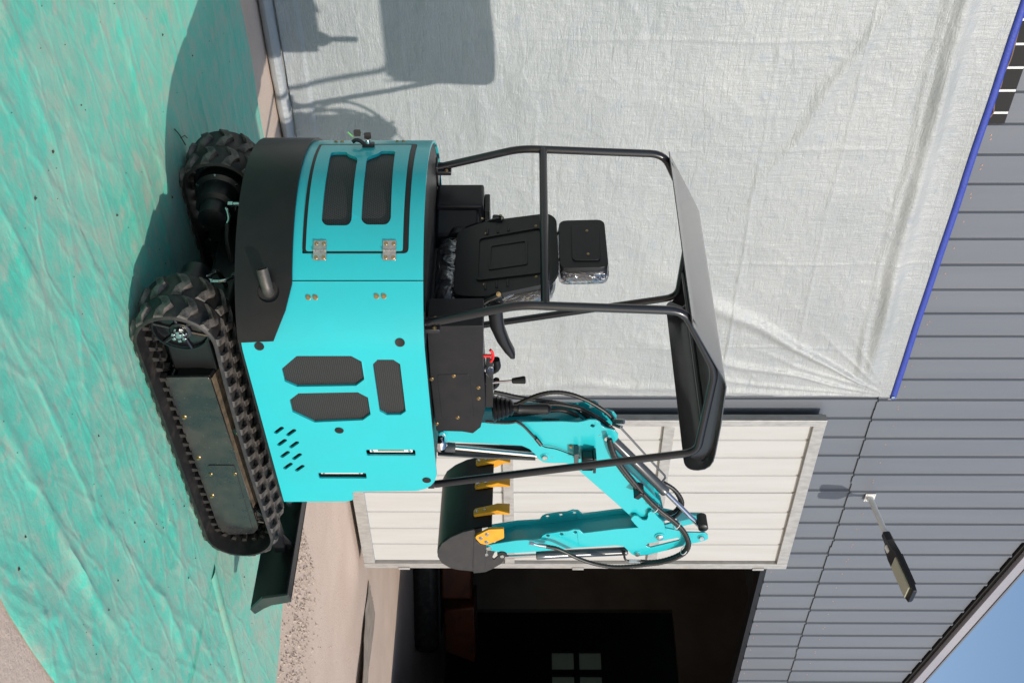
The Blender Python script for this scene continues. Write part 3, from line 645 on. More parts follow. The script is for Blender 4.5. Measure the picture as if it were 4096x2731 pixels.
# ---- tracks -------------------------------------------------------
AX, BX, CZ, TR = -0.635, 0.655, 0.177, 0.160
TL = BX - AX; PER = 2 * TL + 2 * math.pi * TR
def tpath(s, r=0.0):
    """point, tangent, outward normal on the belt; starts at the top rear and runs forward"""
    s %= PER; q = TR + r
    if s < TL: 
        sag = -0.010 * math.sin(math.pi * s / TL) if r is not None else 0
        return Vector((AX + s, 0, CZ + q + sag)), Vector((1, 0, 0)), Vector((0, 0, 1))
    s -= TL
    if s < math.pi * TR:
        a = math.pi / 2 - s / TR; n = Vector((math.cos(a), 0, math.sin(a))); return Vector((BX, 0, CZ)) + n * q, Vector((math.sin(a), 0, -math.cos(a))), n
    s -= math.pi * TR
    if s < TL: return Vector((BX - s, 0, CZ - q)), Vector((-1, 0, 0)), Vector((0, 0, -1))
    s -= TL; a = -math.pi / 2 - s / TR; n = Vector((math.cos(a), 0, math.sin(a))); return Vector((AX, 0, CZ)) + n * q, Vector((math.sin(a), 0, -math.cos(a))), n
def lug_mesh():
    g = G(); c = [(0.001, -0.014), (0.026, -0.006), (0.052, 0.018), (0.080, 0.004), (0.110, -0.020)]; h = 0.021
    lo = [(t, s - h) for t, s in c]; hi = [(t, s + h * 0.9) for t, s in c]
    def pt(t, s, z): k = 1 - 0.22 * z / 0.017; sc = -0.004; return Vector(((s - sc) * (1 if z <= 0 else 0.82) + sc, t * 1.0 if z <= 0 else 0.055 + (t - 0.055) * 0.93, z))
    zz = {c[0][0]: 0.006, c[1][0]: 0.016, c[2][0]: 0.017, c[3][0]: 0.016, c[4][0]: 0.006}
    rings = [[g.bm.verts.new(pt(t, s, -0.004 if k == 0 else zz[t])) for t, s in lo + hi[::-1]] for k in (0, 1)]
    n = 10
    for i in range(n): g.face([rings[0][i], rings[0][(i + 1) % n], rings[1][(i + 1) % n], rings[1][i]])
    for i in range(4): g.face([rings[1][i], rings[1][i + 1], rings[1][8 - i], rings[1][9 - i]])
    return g.mesh('lug', M['rubber_lug'], 25)
LUG = lug_mesh()
g = G(); g.hexa([Vector((x * (1 if z > -0.01 else 0.6), y, z)) for z in (-0.026, 0.004) for x, y in ((-0.013, -0.014), (0.013, -0.014), (0.013, 0.014), (-0.013, 0.014))]); GUIDE = g.mesh('guide_lug', M['rubber'], 25)
def mtx(p, x, y, z): m = Matrix((x, y, z)).transposed().to_4x4(); m.translation = p; return m
def make_track(yc):
    N = 150; g = G(); rings = []
    for i in range(N):
        s = PER * i / N; row = []
        for dy, dr in ((-0.115, -0.016), (-0.113, -0.004), (-0.108, 0.0), (0.108, 0.0), (0.113, -0.004), (0.115, -0.016), (0.06, -0.020), (-0.06, -0.020)):
            p, t, n = tpath(s); row.append(g.bm.verts.new(p + n * dr + Vector((0, yc + dy, 0))))
        rings.append(row)
    g.skin(rings, loop=True); tk = part('track', g, 'rubber', ex, angle=50)
    NL = 40
    for col in (0, 1):
        for i in range(NL):
            p, t, n = tpath(PER * (i + 0.5 * col) / NL)
            y = yc - 0.113 + (0.115 if col else 0.0)
            link(bpy.data.objects.new('lug', LUG), tk, mtx(p + Vector((0, y, 0)), t, Vector((0, 1, 0)) , n) if True else None)
    for i in range(60):
        p, t, n = tpath(PER * i / 60)
        for dy in (-0.028, 0.028): link(bpy.data.objects.new('guide_lug', GUIDE), tk, mtx(p - n * 0.018 + Vector((0, yc + dy, 0)), t, Vector((0, 1, 0)), n))
    return tk
make_track(-0.45); make_track(0.45)
for sd_ in (-1, 1):
    yo = sd_ * 0.485; yi = sd_ * 0.41
    # frame beam: outer cover plate, sloping dusty top
    pl = [(-0.367,0.051),(-0.37,0.236),(0.694,0.248),(0.742,0.217),(0.751,0.085),(0.711,0.062)]
    bx_ = [(x, min(max(z, 0.05), 0.275)) for x, z in pl]
    g = G(); g.sheet([rounded(bx_, 0.02)], lambda u, z, d: Vector((u, yo - sd_ * d, z)), 0.012); fr = part('track_frame', g, 'frame', ex, bevel=0.003)
    x0, x1 = bx_[0][0], bx_[2][0]; zt = bx_[1][1]
    g = G(); g.hexa([Vector((x, y, z)) for x in (x0 + 0.002, x1 - 0.01) for y, z in ((yo - sd_ * 0.0125, 0.10), (yo - sd_ * 0.0125, zt - 0.003), (yi - sd_ * 0.03, zt + 0.028), (yi - sd_ * 0.03, 0.10))]); part('beam', g, 'black', fr, bevel=0.003)
    g = G(); g.hexa([Vector((x, y, z + dz)) for dz in (0.0006, 0.003) for x, y, z in ((x0 + 0.02, yo - sd_ * 0.015, zt - 0.002), (x1 - 0.02, yo - sd_ * 0.015, zt - 0.002), (x1 - 0.02, yi - sd_ * 0.028, zt + 0.027), (x0 + 0.02, yi - sd_ * 0.028, zt + 0.027))]); part('dust_layer', g, 'dust', fr)
    if sd_ < 0:
        for x, z in [(-0.119,0.079),(0.158,0.08),(0.437,0.082)]: bolt((x, yo, z), (0, -1, 0), 0.012, fr)
        for x, z in [(0.272,0.111),(0.268,0.218)]: bolt((x, yo - 0.004, z), (0, -1, 0), 0.0085, fr)
        cp = [(0.207,0.11),(0.207,0.226),(0.705,0.22),(0.706,0.1)]
        g = G(); g.sheet([rounded(cp, 0.012)], lambda u, z, d: Vector((u, yo - 0.004 + d, z)), 0.004); part('cover_plate', g, 'frame', fr)
    g = G(); g.box((-0.50, sd_ * 0.385, 0.17), (0.30, 0.10, 0.18)); part('beam', g, 'plastic', fr, bevel=0.01)
    # sprocket, idler, rollers
    for cx, rr, nm in ((AX, 0.118, 'sprocket'), (BX, 0.112, 'idler')):
        g = G(); yw = sd_ * (0.475 if nm == 'sprocket' else 0.455)
        g.lathe((cx, yw, CZ), (0, -sd_, 0), [(0, rr * 0.60), (0.003, rr * 0.66), (0.004, rr * 0.98), (0.02, rr), (0.03, rr * 0.80), (0.05, rr * 0.80), (0.06, rr), (0.09, rr), (0.1, rr * 0.7)], 36)
        w = part(nm, g, 'black_gloss', ex)
        g = G()
        for k in range(6):
            a = k * math.pi / 3 + 0.2; g.cyl((cx + 0.04 * math.cos(a), yw + sd_ * 0.001, CZ + 0.04 * math.sin(a)), (cx + rr * 0.90 * math.cos(a), yw + sd_ * 0.0, CZ + rr * 0.90 * math.sin(a)), 0.010, 0.008, 8)
        for r_ in (rr * 0.90,): g.tube([(cx + r_ * math.cos(t * math.pi / 18), yw + sd_ * 0.004, CZ + r_ * math.sin(t * math.pi / 18)) for t in range(37)], 0.005, 6)
        g.lathe((cx, yw, CZ), (0, sd_, 0), [(-0.01, 0.045), (0.012, 0.042), (0.016, 0.034)], 20); part('spokes', g, 'black_gloss', w)
        if nm == 'sprocket':
            g = G(); g.lathe((cx, yw + sd_ * 0.014, CZ), (0, sd_, 0), [(0, 0.030), (0.010, 0.030), (0.013, 0.024)], 6)
            for k in range(6):
                a = k * math.pi / 3; g.box((cx + 0.022 * math.cos(a), yw + sd_ * 0.032, CZ + 0.022 * math.sin(a)), (0.013, 0.022, 0.013), Matrix.Rotation(-a, 3, 'Y'))
            g.cyl((cx, yw + sd_ * 0.02, CZ), (cx, yw + sd_ * 0.040, CZ), 0.014, 0.012, 14); part('castle_nut', g, 'zinc', w, bevel=0.001)
    for x in (-0.30, 0.02, 0.34):
        g = G(); g.lathe((x, sd_ * 0.468, 0.066), (0, -sd_, 0), [(0, 0.02), (0.004, 0.038), (0.035, 0.040), (0.04, 0.03), (0.07, 0.03), (0.075, 0.04), (0.11, 0.04)], 22); part('roller', g, 'black_gloss', ex)
    g = G(); x, z = 0.0, 0.292; g.lathe((x, sd_ * 0.475, z - 0.01), (0, -sd_, 0), [(0, 0.016), (0.004, 0.026), (0.09, 0.026)], 18); tr_ = part('top_roller', g, 'black_gloss', ex); bolt((x, sd_ * 0.476, z - 0.01), (0, sd_, 0), 0.011, tr_)
    # travel motor reaching in from the sprocket
    g = G(); g.lathe((AX, sd_ * 0.38, CZ), (0, -sd_, 0), [(0, 0.105), (0.05, 0.105), (0.06, 0.085), (0.14, 0.082), (0.15, 0.06), (0.22, 0.058), (0.23, 0.035)], 28); mo = part('travel_motor', g, 'plastic', ex)
    for a in range(0, 360, 60): bolt((AX + 0.095 * math.cos(R(a)), sd_ * 0.33, CZ + 0.095 * math.sin(R(a))), (0, -sd_, 0), 0.009, mo, 'zinc')
    for dz, dy in ((0.06, 0.02), (-0.02, 0.0)):
        p0 = Vector((AX - 0.02, sd_ * (0.215 + dy), CZ + dz)); g = G(); g.lathe(p0, (0, 0, 1), [(0, 0.014), (0.02, 0.014), (0.022, 0.010), (0.045, 0.010)], 6)
        g.tube([p0 + Vector((0, 0, 0.04)), p0 + Vector((0, -sd_ * 0.01, 0.075)), p0 + Vector((0.02, -sd_ * 0.05, 0.09)), p0 + Vector((0.03, -sd_ * 0.07, 0.085))], 0.007, 8, step=0.008); part('fitting', g, 'zinc', mo)
        g = G(); q = p0 + Vector((0.03, -sd_ * 0.07, 0.085)); g.tube([q, q + Vector((0.08, -sd_ * 0.06, 0.0)), q + Vector((0.3, -sd_ * 0.09, 0.02)), Vector((-0.05, sd_ * 0.05, 0.3))], 0.010, 8, rib=0.05, step=0.012); part('hose', g, 'hose', mo)
# undercarriage centre
g = G(); g.box((0.0, 0, 0.225), (0.95, 0.64, 0.13)); part('chassis', g, 'plastic', ex, bevel=0.02)
g = G(); g.lathe((0, 0, 0.28), (0, 0, 1), [(0, 0.24), (0.05, 0.24), (0.055, 0.29), (0.115, 0.29), (0.12, 0.25), (0.14, 0.25)], 40); part('slewing_ring', g, 'plastic', ex)
# dozer blade
bp_ = [(1.306,0.113),(1.201,0.189),(1.168,0.321),(1.232,0.331),(1.248,0.282),(1.265,0.228),(1.299,0.182),(1.352,0.129)]
back = [bp_[1], bp_[2]]; fr_ = bp_[3:]
g = G(); ins = [(x + 0.012, z - 0.002) for x, z in (bp_[1], bp_[2])]
curve = [(x - 0.006, z) for x, z in (bp_[3], bp_[4], bp_[5], bp_[6], bp_[7], bp_[0])]
g.sheet([[bp_[0], (bp_[1][0] + 0.055, bp_[1][1] + 0.0), (bp_[2][0] + 0.05, bp_[2][1] - 0.012)] + curve[:-1]], lambda u, z, d: Vector((u, -0.5455 + d, z)), 1.091); bl = part('blade', g, 'black', ex)
for y in (-0.56, 0.546): g = G(); g.sheet([bp_], lambda u, z, d: Vector((u, y + d, z)), 0.014); part('end_plate', g, 'frame', bl, bevel=0.002)
tx, tz = bp_[2]; ux, uz = bp_[3]
g = G(); g.hexa([Vector((x, y, z)) for y in (-0.5455, 0.5455) for x, z in ((tx, tz - 0.008), (ux, uz - 0.010), (ux, uz - 0.001), (tx, tz - 0.001))]); part('top_flange', g, 'grey_paint', bl, bevel=0.002)
for s in (-1, 1):
    g = G(); g.hexa([Vector((x, s * 0.26 + y, z + dz)) for dz in (-0.03, 0.03) for x, y, z in ((0.40, -0.03, 0.22), (1.21, -0.03, 0.24), (1.21, 0.03, 0.24), (0.40, 0.03, 0.22))]); part('blade_arm', g, 'grey_paint', bl, bevel=0.006)
    g = G(); g.sheet([[(1.02, 0.24), (1.21, 0.26), (1.21, 0.315)]], lambda u, z, d: Vector((u, s * 0.26 - 0.006 + d, z)), 0.012); part('gusset', g, 'grey_paint', bl)
g = G(); g.cyl((0.42, 0, 0.33), (0.85, 0, 0.30), 0.035); g.cyl((0.85, 0, 0.30), (1.19, 0, 0.25), 0.018); part('blade_cylinder', g, 'cylinder', bl)

# ---- upper body ---------------------------------------------------
HALF = [(.37, -.565), (-.55, -.565), (-.62, -.563), (-.68, -.545), (-.753, -.500), (-.82, -.442), (-.87, -.388), (-.93, -.300), (-.975, -.205), (-1.005, -.10), (-1.015, 0)]
FULL = HALF + [(x, -y) for x, y in HALF[-2::-1]]
def plan_curve(P, n=12):
    P = [Vector(p) for p in P]; out = []
    for i in range(len(P) - 1):
        p0 = P[max(i - 1, 0)]; p1 = P[i]; p2 = P[i + 1]; p3 = P[min(i + 2, len(P) - 1)]
        if i in (0, len(P) - 2): out.append(p1); continue
        for k in range(n):
            t = k / n; m1 = (p2 - p1) if i == 1 else (p2 - p0) / 2; m2 = (p3 - p1) / 2 if i < len(P) - 3 else (p2 - p1)
            out.append((2 * t ** 3 - 3 * t ** 2 + 1) * p1 + (t ** 3 - 2 * t ** 2 + t) * m1 + (-2 * t ** 3 + 3 * t ** 2) * p2 + (t ** 3 - t ** 2) * m2)
    out.append(P[-1]); return out
PC = plan_curve(FULL); PS = [0.0]
for a, b in zip(PC, PC[1:]): PS.append(PS[-1] + (b - a).length)
PN = []
for i in range(len(PC)):
    t = (PC[min(i + 1, len(PC) - 1)] - PC[max(i - 1, 0)]).normalized(); PN.append(Vector((t.y, -t.x)) * 1.0)
# outward normal: the curve runs from the front right corner round the tail, outside lies to the left of travel
if PN[0].y > 0: PN = [-n for n in PN]
def hood(s, z, d=0.0):
    """shell of the body: s = x on the flat right flank, running on round the tail; d metres inward"""
    L = .37 - s
    i = 0
    lo, hi_ = 0, len(PS) - 2
    while lo < hi_:
        mid = (lo + hi_ + 1) // 2
        if PS[mid] <= L: lo = mid
        else: hi_ = mid - 1
    i = lo; t = (L - PS[i]) / (PS[i + 1] - PS[i]); p = PC[i].lerp(PC[i + 1], t); n = PN[i].lerp(PN[i + 1], t).normalized()
    return Vector((p.x - n.x * d, p.y - n.y * d, z))
S_END = .37 - PS[-1]
def cuts_s(a, b, st=0.03): 
    n = max(1, int((b - a) / st)); return [('u', a + (b - a) * k / n) for k in range(1, n)]
def shell(polys, th, d0=0.0, st=0.03):
    us = [q[0] for q in polys[0]]; a, b = min(us), max(us); cs = [c for c in cuts_s(a, b, st) if c[1] < -0.52]
    g = G(); g.sheet(polys, lambda u, z, d: hood(u, z, d0 + d), th, cs); return g
ZB, ZT, SEAM = 0.425, 1.113, -0.886
# vents, slots, holes of the right flank
OCT1 = [(-.583, .625), (-.583, .832), (-.552, .868), (-.447, .868), (-.410, .832), (-.404, .600), (-.435, .557), (-.510, .557)]
OCT2 = [(-.365, .600), (-.372, .834), (-.340, .871), (-.234, .871), (-.198, .836), (-.184, .638), (-.250, .559), (-.324, .559)]
OCT3 = [(-.562, .930), (-.562, .990), (-.537, 1.014), (-.254, 1.014), (-.232, .992), (-.231, .935), (-.256, .909), (-.535, .909)]
SLOT1 = rounded(rect(-.004, .036, .828, 1.033), 0.006, 2); SLOT2 = rounded(rect(.157, .196, .607, .812), 0.006, 2)
def obround(cx, cz, dx, dz, r, n=6):
    a = math.atan2(dz, dx); return [(cx + s * dx + r * math.cos(a + s0 + math.pi * (k / n - 0.5)), cz + s * dz + r * math.sin(a + s0 + math.pi * (k / n - 0.5))) for s, s0 in ((1, 0), (-1, math.pi)) for k in range(n + 1)]
HOLES = [obround(-.133 + .0805 * k + (0.015 if j else 0), .486 + (0.048 if j else 0), -0.015, 0.015, 0.0085) for k in range(4) for j in (0, 1)]
CAPS = [(-.633, .491), (-.650, 1.022), (-.134, .733), (.206, 1.068)]
flank = [(SEAM + 0.002, 0.60), (-.66, ZB), (.368, ZB + 0.004)] + [(.369, .45), (.366, .705), (.355, .733), (.335, .738), (.300, .738), (.292, .75), (.286, 1.015), (.272, 1.055), (.248, 1.083), (.215, 1.102), (.17, ZT), (-.5, ZT), (SEAM + 0.002, ZT)]
fl = part('side_panel', shell([flank, OCT1, OCT2, OCT3, SLOT1, SLOT2] + HOLES, 0.010), 'teal', ex, bevel=0.003, angle=25)
for oc in (OCT1, OCT2, OCT3):
    cu = sum(p[0] for p in oc) / 8; cv = sum(p[1] for p in oc) / 8
    g = G(); g.sheet([[(cu + (u - cu) * 1.06, cv + (z - cv) * 1.04) for u, z in oc]], lambda u, z, d: hood(u, z, 0.011 + d), 0.003); part('vent_mesh', g, 'mesh', fl)
for x, z in CAPS:
    g = G(); g.sheet([disc(x, z, 0.0185)], lambda u, v_, d: hood(u, v_, -0.003 + d), 0.003); part('plug', g, 'plastic', fl, bevel=0.0012)
for (u0, v0), (u1, v1) in (((-.002, .842), (.027, 1.02)), ((.159, .617), (.179, .795))):
    g = G(); g.hexa([hood(u, z, d) for d in (0.012, 0.016) for u, z in ((u0 - .02, v0), (u1, v0), (u1, v1), (u0 - .02, v1))]); gp = part('sight_gauge', g, 'white_plate', fl)
    for z in (v0 + 0.012, v1 - 0.012): bolt(hood(u1 - 0.010, z, 0.012), (0, -1, 0), 0.007, gp, 'zinc')
g = G(); g.hexa([hood(u, z, d) for d in (0.0115, 0.0118) for u, z in ((.011, .875), (.020, .875), (.020, .985), (.011, .985))]); part('scale_strip', g, 'yzinc', fl)
for s, z in [(-0.824,0.686),(-0.824,0.712),(-0.828,0.94),(-0.828,0.967)]:
    p = hood(s, z, 0); n = (hood(s, z, -1) - p); bolt(p, n, 0.0105, fl)
# front flange of the flank
g = G(); g.hexa([Vector((x, y, z)) for z in (ZB + 0.01, 0.70) for x, y in ((.361, -.5545), (.367, -.5545), (.367, -.50), (.361, -.50))]); part('front_flange', g, 'teal', fl, bevel=0.002)
g = G(); g.hexa([Vector((x, y, z)) for z in (0.74, 1.00) for x, y in ((.281, -.5545), (.287, -.5545), (.287, -.50), (.281, -.50))]); part('front_flange', g, 'teal', fl, bevel=0.002)

# tail shell with the door opening
DO = [(-0.993,0.659),(-1.571,0.658)]
D0, D1, DZ0, DZ1 = -1.605, -0.988, 0.662, 1.058
LS = S_END + 0.37 + 0.62
tail = rect(LS, SEAM - 0.002, 0.60, ZT)
hole = rounded(rect(D0, D1, DZ0, DZ1), [0.004, 0.004, 0.02, 0.02])
tl = part('tail_panel', shell([tail, hole], 0.010), 'teal', ex, bevel=0.003, angle=25)
# black rubber seal round the opening on three sides
def band(a0, a1, z0, z1, d0, th): return shell([rect(a0, a1, z0, z1)], th, d0)
part('door_seal', shell([rounded(rect(D0 + 0.001, D1 - 0.001, DZ0 + 0.001, DZ1 - 0.001), 0.02), rect(D0 + 0.024, D1 - 0.008, DZ0 + 0.014, DZ1 - 0.020)], 0.012, -0.002), 'plastic', tl, bevel=0.003)
# door with its two vents
V1 = rounded([(-1.115, .729), (-1.096, .745), (-1.096, .830), (-1.115, .842), (-1.441, .838), (-1.462, .812), (-1.475, .794), (-1.497, .787), (-1.497, .727)], 0.018, 3)
V2 = rounded([(-1.118, .878), (-1.099, .895), (-1.099, .975), (-1.120, .989), (-1.505, .979), (-1.507, .923), (-1.484, .916), (-1.460, .890), (-1.443, .873)], 0.018, 3)
dr = part('hood_door', shell([rounded(rect(-1.580, -0.996, 0.676, 1.037), 0.008, 2), V1, V2], 0.014, -0.004), 'teal', ex, bevel=0.002, angle=25)
for V in (V1, V2):
    cu = sum(p[0] for p in V) / len(V); cv = sum(p[1] for p in V) / len(V)
    part('vent_mesh', shell([[(cu + (u - cu) * 1.03, cv + (z - cv) * 1.06) for u, z in V]], 0.003, 0.008), 'mesh', dr)
for z0 in (0.704, 0.963):
    g = shell([rounded(rect(-1.036, -1.001, z0, z0 + 0.050), 0.003, 2)], 0.003, -0.008); hg = part('hinge', g, 'zinc', dr, bevel=0.0008)
    part('hinge_leaf', shell([rounded(rect(-0.995, -0.960, z0, z0 + 0.050), 0.003, 2)], 0.003, -0.008), 'zinc', hg, bevel=0.0008)
    for k in range(5):
        p0 = hood(-0.998, z0 + 0.010 * k + 0.0005, -0.009); g = G(); g.cyl(p0, p0 + Vector((0, 0, 0.009)), 0.0045, n=12); part('knuckle', g, 'zinc', hg)
    for s in (-1.024, -0.972):
        for zz in (0.011, 0.039):
            p = hood(s, z0 + zz, -0.008); bolt(p, hood(s, z0, -1) - hood(s, z0, 0), 0.0075, hg)
# latch handle, lock and its keys
p = hood(-1.555, 0.86, -0.004); n = (hood(-1.555, 0.86, -1) - hood(-1.555, 0.86, 0)).normalized(); t_ = Vector((0, 0, 1)).cross(n).normalized()
LM = Matrix((t_, Vector((0, 0, 1)), n)).transposed()
def lk(a, b, c): return p + LM @ Vector((a, b, c))
g = G(); g.sheet([rounded([(-0.020, -0.018), (0.012, -0.018), (0.012, 0.030), (-0.020, 0.030)], 0.006)], lambda u, v_, d: lk(u, v_, 0.014 - d), 0.016); hn = part('latch', g, 'plastic', dr, bevel=0.002)
g = G(); g.tube([lk(-0.004, -0.012, 0.012), lk(-0.004, -0.030, 0.024), lk(-0.004, -0.045, 0.026), lk(-0.004, -0.056, 0.018)], 0.008, 8, step=0.006); part('lever', g, 'plastic', hn)
g = G(); g.cyl(lk(0, 0.006, 0.012), lk(0, 0.006, 0.030), 0.011); part('lock_barrel', g, 'chrome', hn)
kb = thing('key', 'two black headed keys on a ring hanging from the excavator hood lock', 'keys', tuple(lk(0, 0.006, 0.03)))
for (a, b_, c, dd) in ((0, 0.006, 0.045, 0), (0.004, -0.034, 0.058, 1)):
    g = G(); g.sheet([rounded(rect(-0.014, 0.014, -0.012, 0.014), 0.006)], lambda u, v_, d: lk(a + d * 0.8, b_ + u, c + v_), 0.009); part('key_head', g, 'plastic', kb, bevel=0.002)
g = G(); g.box(lk(0.003, 0.006, 0.030), (0.006, 0.007, 0.012)); part('key_blade', g, 'zinc', kb)
g = G(); g.tube([lk(0.004 + 0.003 * math.sin(t), -0.014 + 0.012 * math.cos(t), 0.056 + 0.006 * math.sin(t)) for t in [k * 0.35 for k in range(19)]], 0.0014, 5); part('ring', g, 'zinc', kb)
M['tag'] = pbr('green tag', (0.15, 0.5, 0.12), 0.5)
g = G(); g.box(lk(0.004, -0.062, 0.052), (0.004, 0.003, 0.030), Matrix.Rotation(0.9, 3, 'Y')); part('tag', g, 'tag', kb)
for s, z in ((-1.66, 0.72), (-1.66, 0.745), (-1.66, 0.97), (-1.66, 0.995)):
    q = hood(s, z, 0); bolt(q, hood(s, z, -1) - q, 0.009, tl)
# left flank, out of sight from here but there
LX = S_END + 0.37 + 0.08
part('left_panel', shell([[(S_END + 0.01, ZB), (LS - 0.003, ZB), (LS - 0.003, ZT), (LX, ZT), (LX - 0.03, 0.64), (S_END + 0.01, 0.64)]], 0.010), 'teal', ex, bevel=0.003)
# counterweight: black skirt wrapped round the tail
E0, E1 = 0.412, 0.628
cw_tip = [(-0.655, E0 + 0.004), (-0.661, 0.550), (-0.775, 0.601), (-0.872, E1 - 0.001), (-0.886, E1)]
EXH = (-0.845, 0.540)
skirt = cw_tip + [(LS - 0.02, E1), (LS - 0.02, E0)]
cw = part('counterweight', shell([skirt, disc(*EXH, 0.039, 0.041, 24)], 0.016, -0.012, 0.025), 'black', ex, bevel=0.004, angle=25)
g = G(); g.sheet([disc(*EXH, 0.043, 0.045, 24)], lambda u, z, d: hood(u, z, -0.002 + d), 0.0015); part('port_shade_disc', g, 'dark_gap', cw)  # black disc put in for the dark depth of the exhaust hole
q = hood(EXH[0], EXH[1], 0.0); n = (hood(EXH[0], 0, -1) - hood(EXH[0], 0, 0)).normalized()
g = G(); th = [q - n * 0.05 + Vector((0, 0, -0.002)), q + n * 0.010, q + n * 0.035 + Vector((-0.02, 0.012, 0)), q + n * 0.040 + Vector((-0.075, 0.045, -0.012))]
pts = resample(th, 0.008); ro = 0.0215
rings = []; ref = Vector((0, 0, 1))
for i, pp in enumerate(pts):
    t = (pts[min(i + 1, len(pts) - 1)] - pts[max(i - 1, 0)]).normalized(); rings.append(g.ring(pp, t, ro, 20, ref=ref))
tt = (pts[-1] - pts[-2]).normalized(); rings.append(g.ring(pts[-1], tt, ro - 0.003, 20, ref=ref)); rings.append(g.ring(pts[-6], tt, ro - 0.003, 20, ref=ref))
g.skin(rings, cap=True); part('exhaust_pipe', g, pbr('burnt pipe', (0.075, 0.068, 0.062), 0.5, metal=0.5, col2=(0.12, 0.11, 0.10), scale=30), cw)
# added dark core so that nothing shines through the vents; underside and deck
def plan_poly(d, s0=.35, s1=None, st=0.05):
    s1 = s1 if s1 is not None else S_END + 0.02; n = int((s0 - s1) / st); return [tuple(hood(s0 + (s1 - s0) * k / n, 0, d)[:2]) for k in range(n + 1)]
STEP = [(-.08, -.24), (.20, -.24)]
g = G(); g.sheet([plan_poly(0.05, .20, LX) + STEP], lambda u, w, d: Vector((u, w, 1.06 - d)), 0.60); part('dark_core', g, 'plastic', ex)
g = G(); g.sheet([plan_poly(0.016)], lambda u, w, d: Vector((u, w, 0.455 - d)), 0.045); part('platform', g, 'plastic', ex)
g = G(); g.sheet([plan_poly(0.0105, .20, LX) + STEP], lambda u, w, d: Vector((u, w, 1.104 - d)), 0.012); dk = part('deck', g, 'deck', ex)
g = G(); g.box((0.14, 0.155, 0.61), (0.44, 0.79, 0.03)); part('floor_plate', g, 'deck', ex, bevel=0.004)
g = G(); g.box((0.19, -0.39, 0.72), (0.16, 0.32, 0.50)); part('front_frame', g, 'plastic', ex, bevel=0.01)

# ---- canopy -------------------------------------------------------
cn = G()
PROF = [(-.725, 2.112), (-.69, 2.122), (-.655, 2.140), (-.40, 2.268), (-.375, 2.279), (-.345, 2.287), (-.10, 2.296), (.09, 2.296), (.14, 2.293), (.175, 2.282), (.196, 2.262), (.204, 2.235), (.204, 2.176)]
QS = [0.0]
for a, b in zip(PROF, PROF[1:]): QS.append(QS[-1] + math.hypot(b[0] - a[0], b[1] - a[1]))
def roofp(s, y, d):
    i = max(k for k in range(len(QS) - 1) if QS[k] <= s + 1e-9); t = (s - QS[i]) / (QS[i + 1] - QS[i]); a, b = PROF[i], PROF[i + 1]
    tx_, tz_ = (b[0] - a[0]), (b[1] - a[1]); l = math.hypot(tx_, tz_)
    return Vector((a[0] + tx_ * t + d * tz_ / l, y, a[1] + tz_ * t - d * tx_ / l))
cn.sheet([rounded([(0, -.515), (QS[-1], -.515), (QS[-1], .515), (0, .515)], [0.03, 0.055, 0.055, 0.03], 6)], roofp, 0.004, [('u', q + 1e-4) for q in QS[1:-1]])
ca = part('canopy', cn, 'roof_skin', ex, angle=40)
def bend(pts, r=0.05, n=5):
    out = []
    for i, p in enumerate(pts):
        p = Vector(p)
        if i in (0, len(pts) - 1): out.append(p); continue
        a, b = Vector(pts[i - 1]), Vector(pts[i + 1]); d = min(r, (a - p).length * .45, (b - p).length * .45)
        s = p + (a - p).normalized() * d; e = p + (b - p).normalized() * d
        for k in range(n + 1): t = k / n; out.append(s * (1 - t) ** 2 + p * 2 * t * (1 - t) + e * t * t)
    return out
for y in (-.475, .465):
    g = G(); g.tube(bend([(-.660, y, 1.09), (-.766, y, 1.470), (-.735, y, 2.085), (-.400, y, 2.240), (.125, y, 2.225), (.360, y, 1.09)], 0.06), 0.0168, 14); part('post', g, 'tube', ca)
    g = G(); g.box((.31, y, 1.075), (0.09, 0.06, 0.03)); part('post_foot', g, 'tube', ca, bevel=0.004)
    g = G(); g.box((-.658, y, 1.125), (0.020, 0.07, 0.09)); g.box((-.640, y, 1.108), (0.11, 0.07, 0.010)); bp0 = part('post_foot', g, 'tube', ca, bevel=0.003)
    for dz in (0.100, 0.150):
        for dy in (-.026, .026): bolt((-.6685, y + dy, 1.0 + dz), (-1, 0, 0), 0.009, bp0)
for y in (-.475, .465):
    g = G(); g.sheet([[(-.70, 2.098), (-.40, 2.240), (.11, 2.226), (.16, 2.20), (.19, 2.255), (.13, 2.290), (-.345, 2.282), (-.40, 2.263), (-.66, 2.132)]], lambda u, z, d: Vector((u, y - 0.002 + d, z)), 0.004); part('shadow_web', g, 'tube', ca)  # added plate, shuts the lit gap in the canopy's cast shadow
for x, z, d in ((-.4, 2.243, 0), (-.05, 2.236, 0)):
    g = G(); g.cyl((x, -.475, z), (x, .465, z), 0.012); part('roof_brace', g, 'tube', ca)
g = G(); g.cyl((-.766 + 0.004, -.475, 1.566), (-.766 + 0.004, .465, 1.566), 0.0168, n=14); part('crossbar', g, 'tube', ca)
# bolts and small plates along the deck's rear rim
for s in (-0.95, -1.10, -1.24, -1.36):
    q = hood(s, 1.104, 0.03); bolt(q, (0, 0, 1), 0.009, dk)
for x in (-.45, -.25, -.05): bolt((x, -.54, 1.104), (0, 0, 1), 0.008, dk)

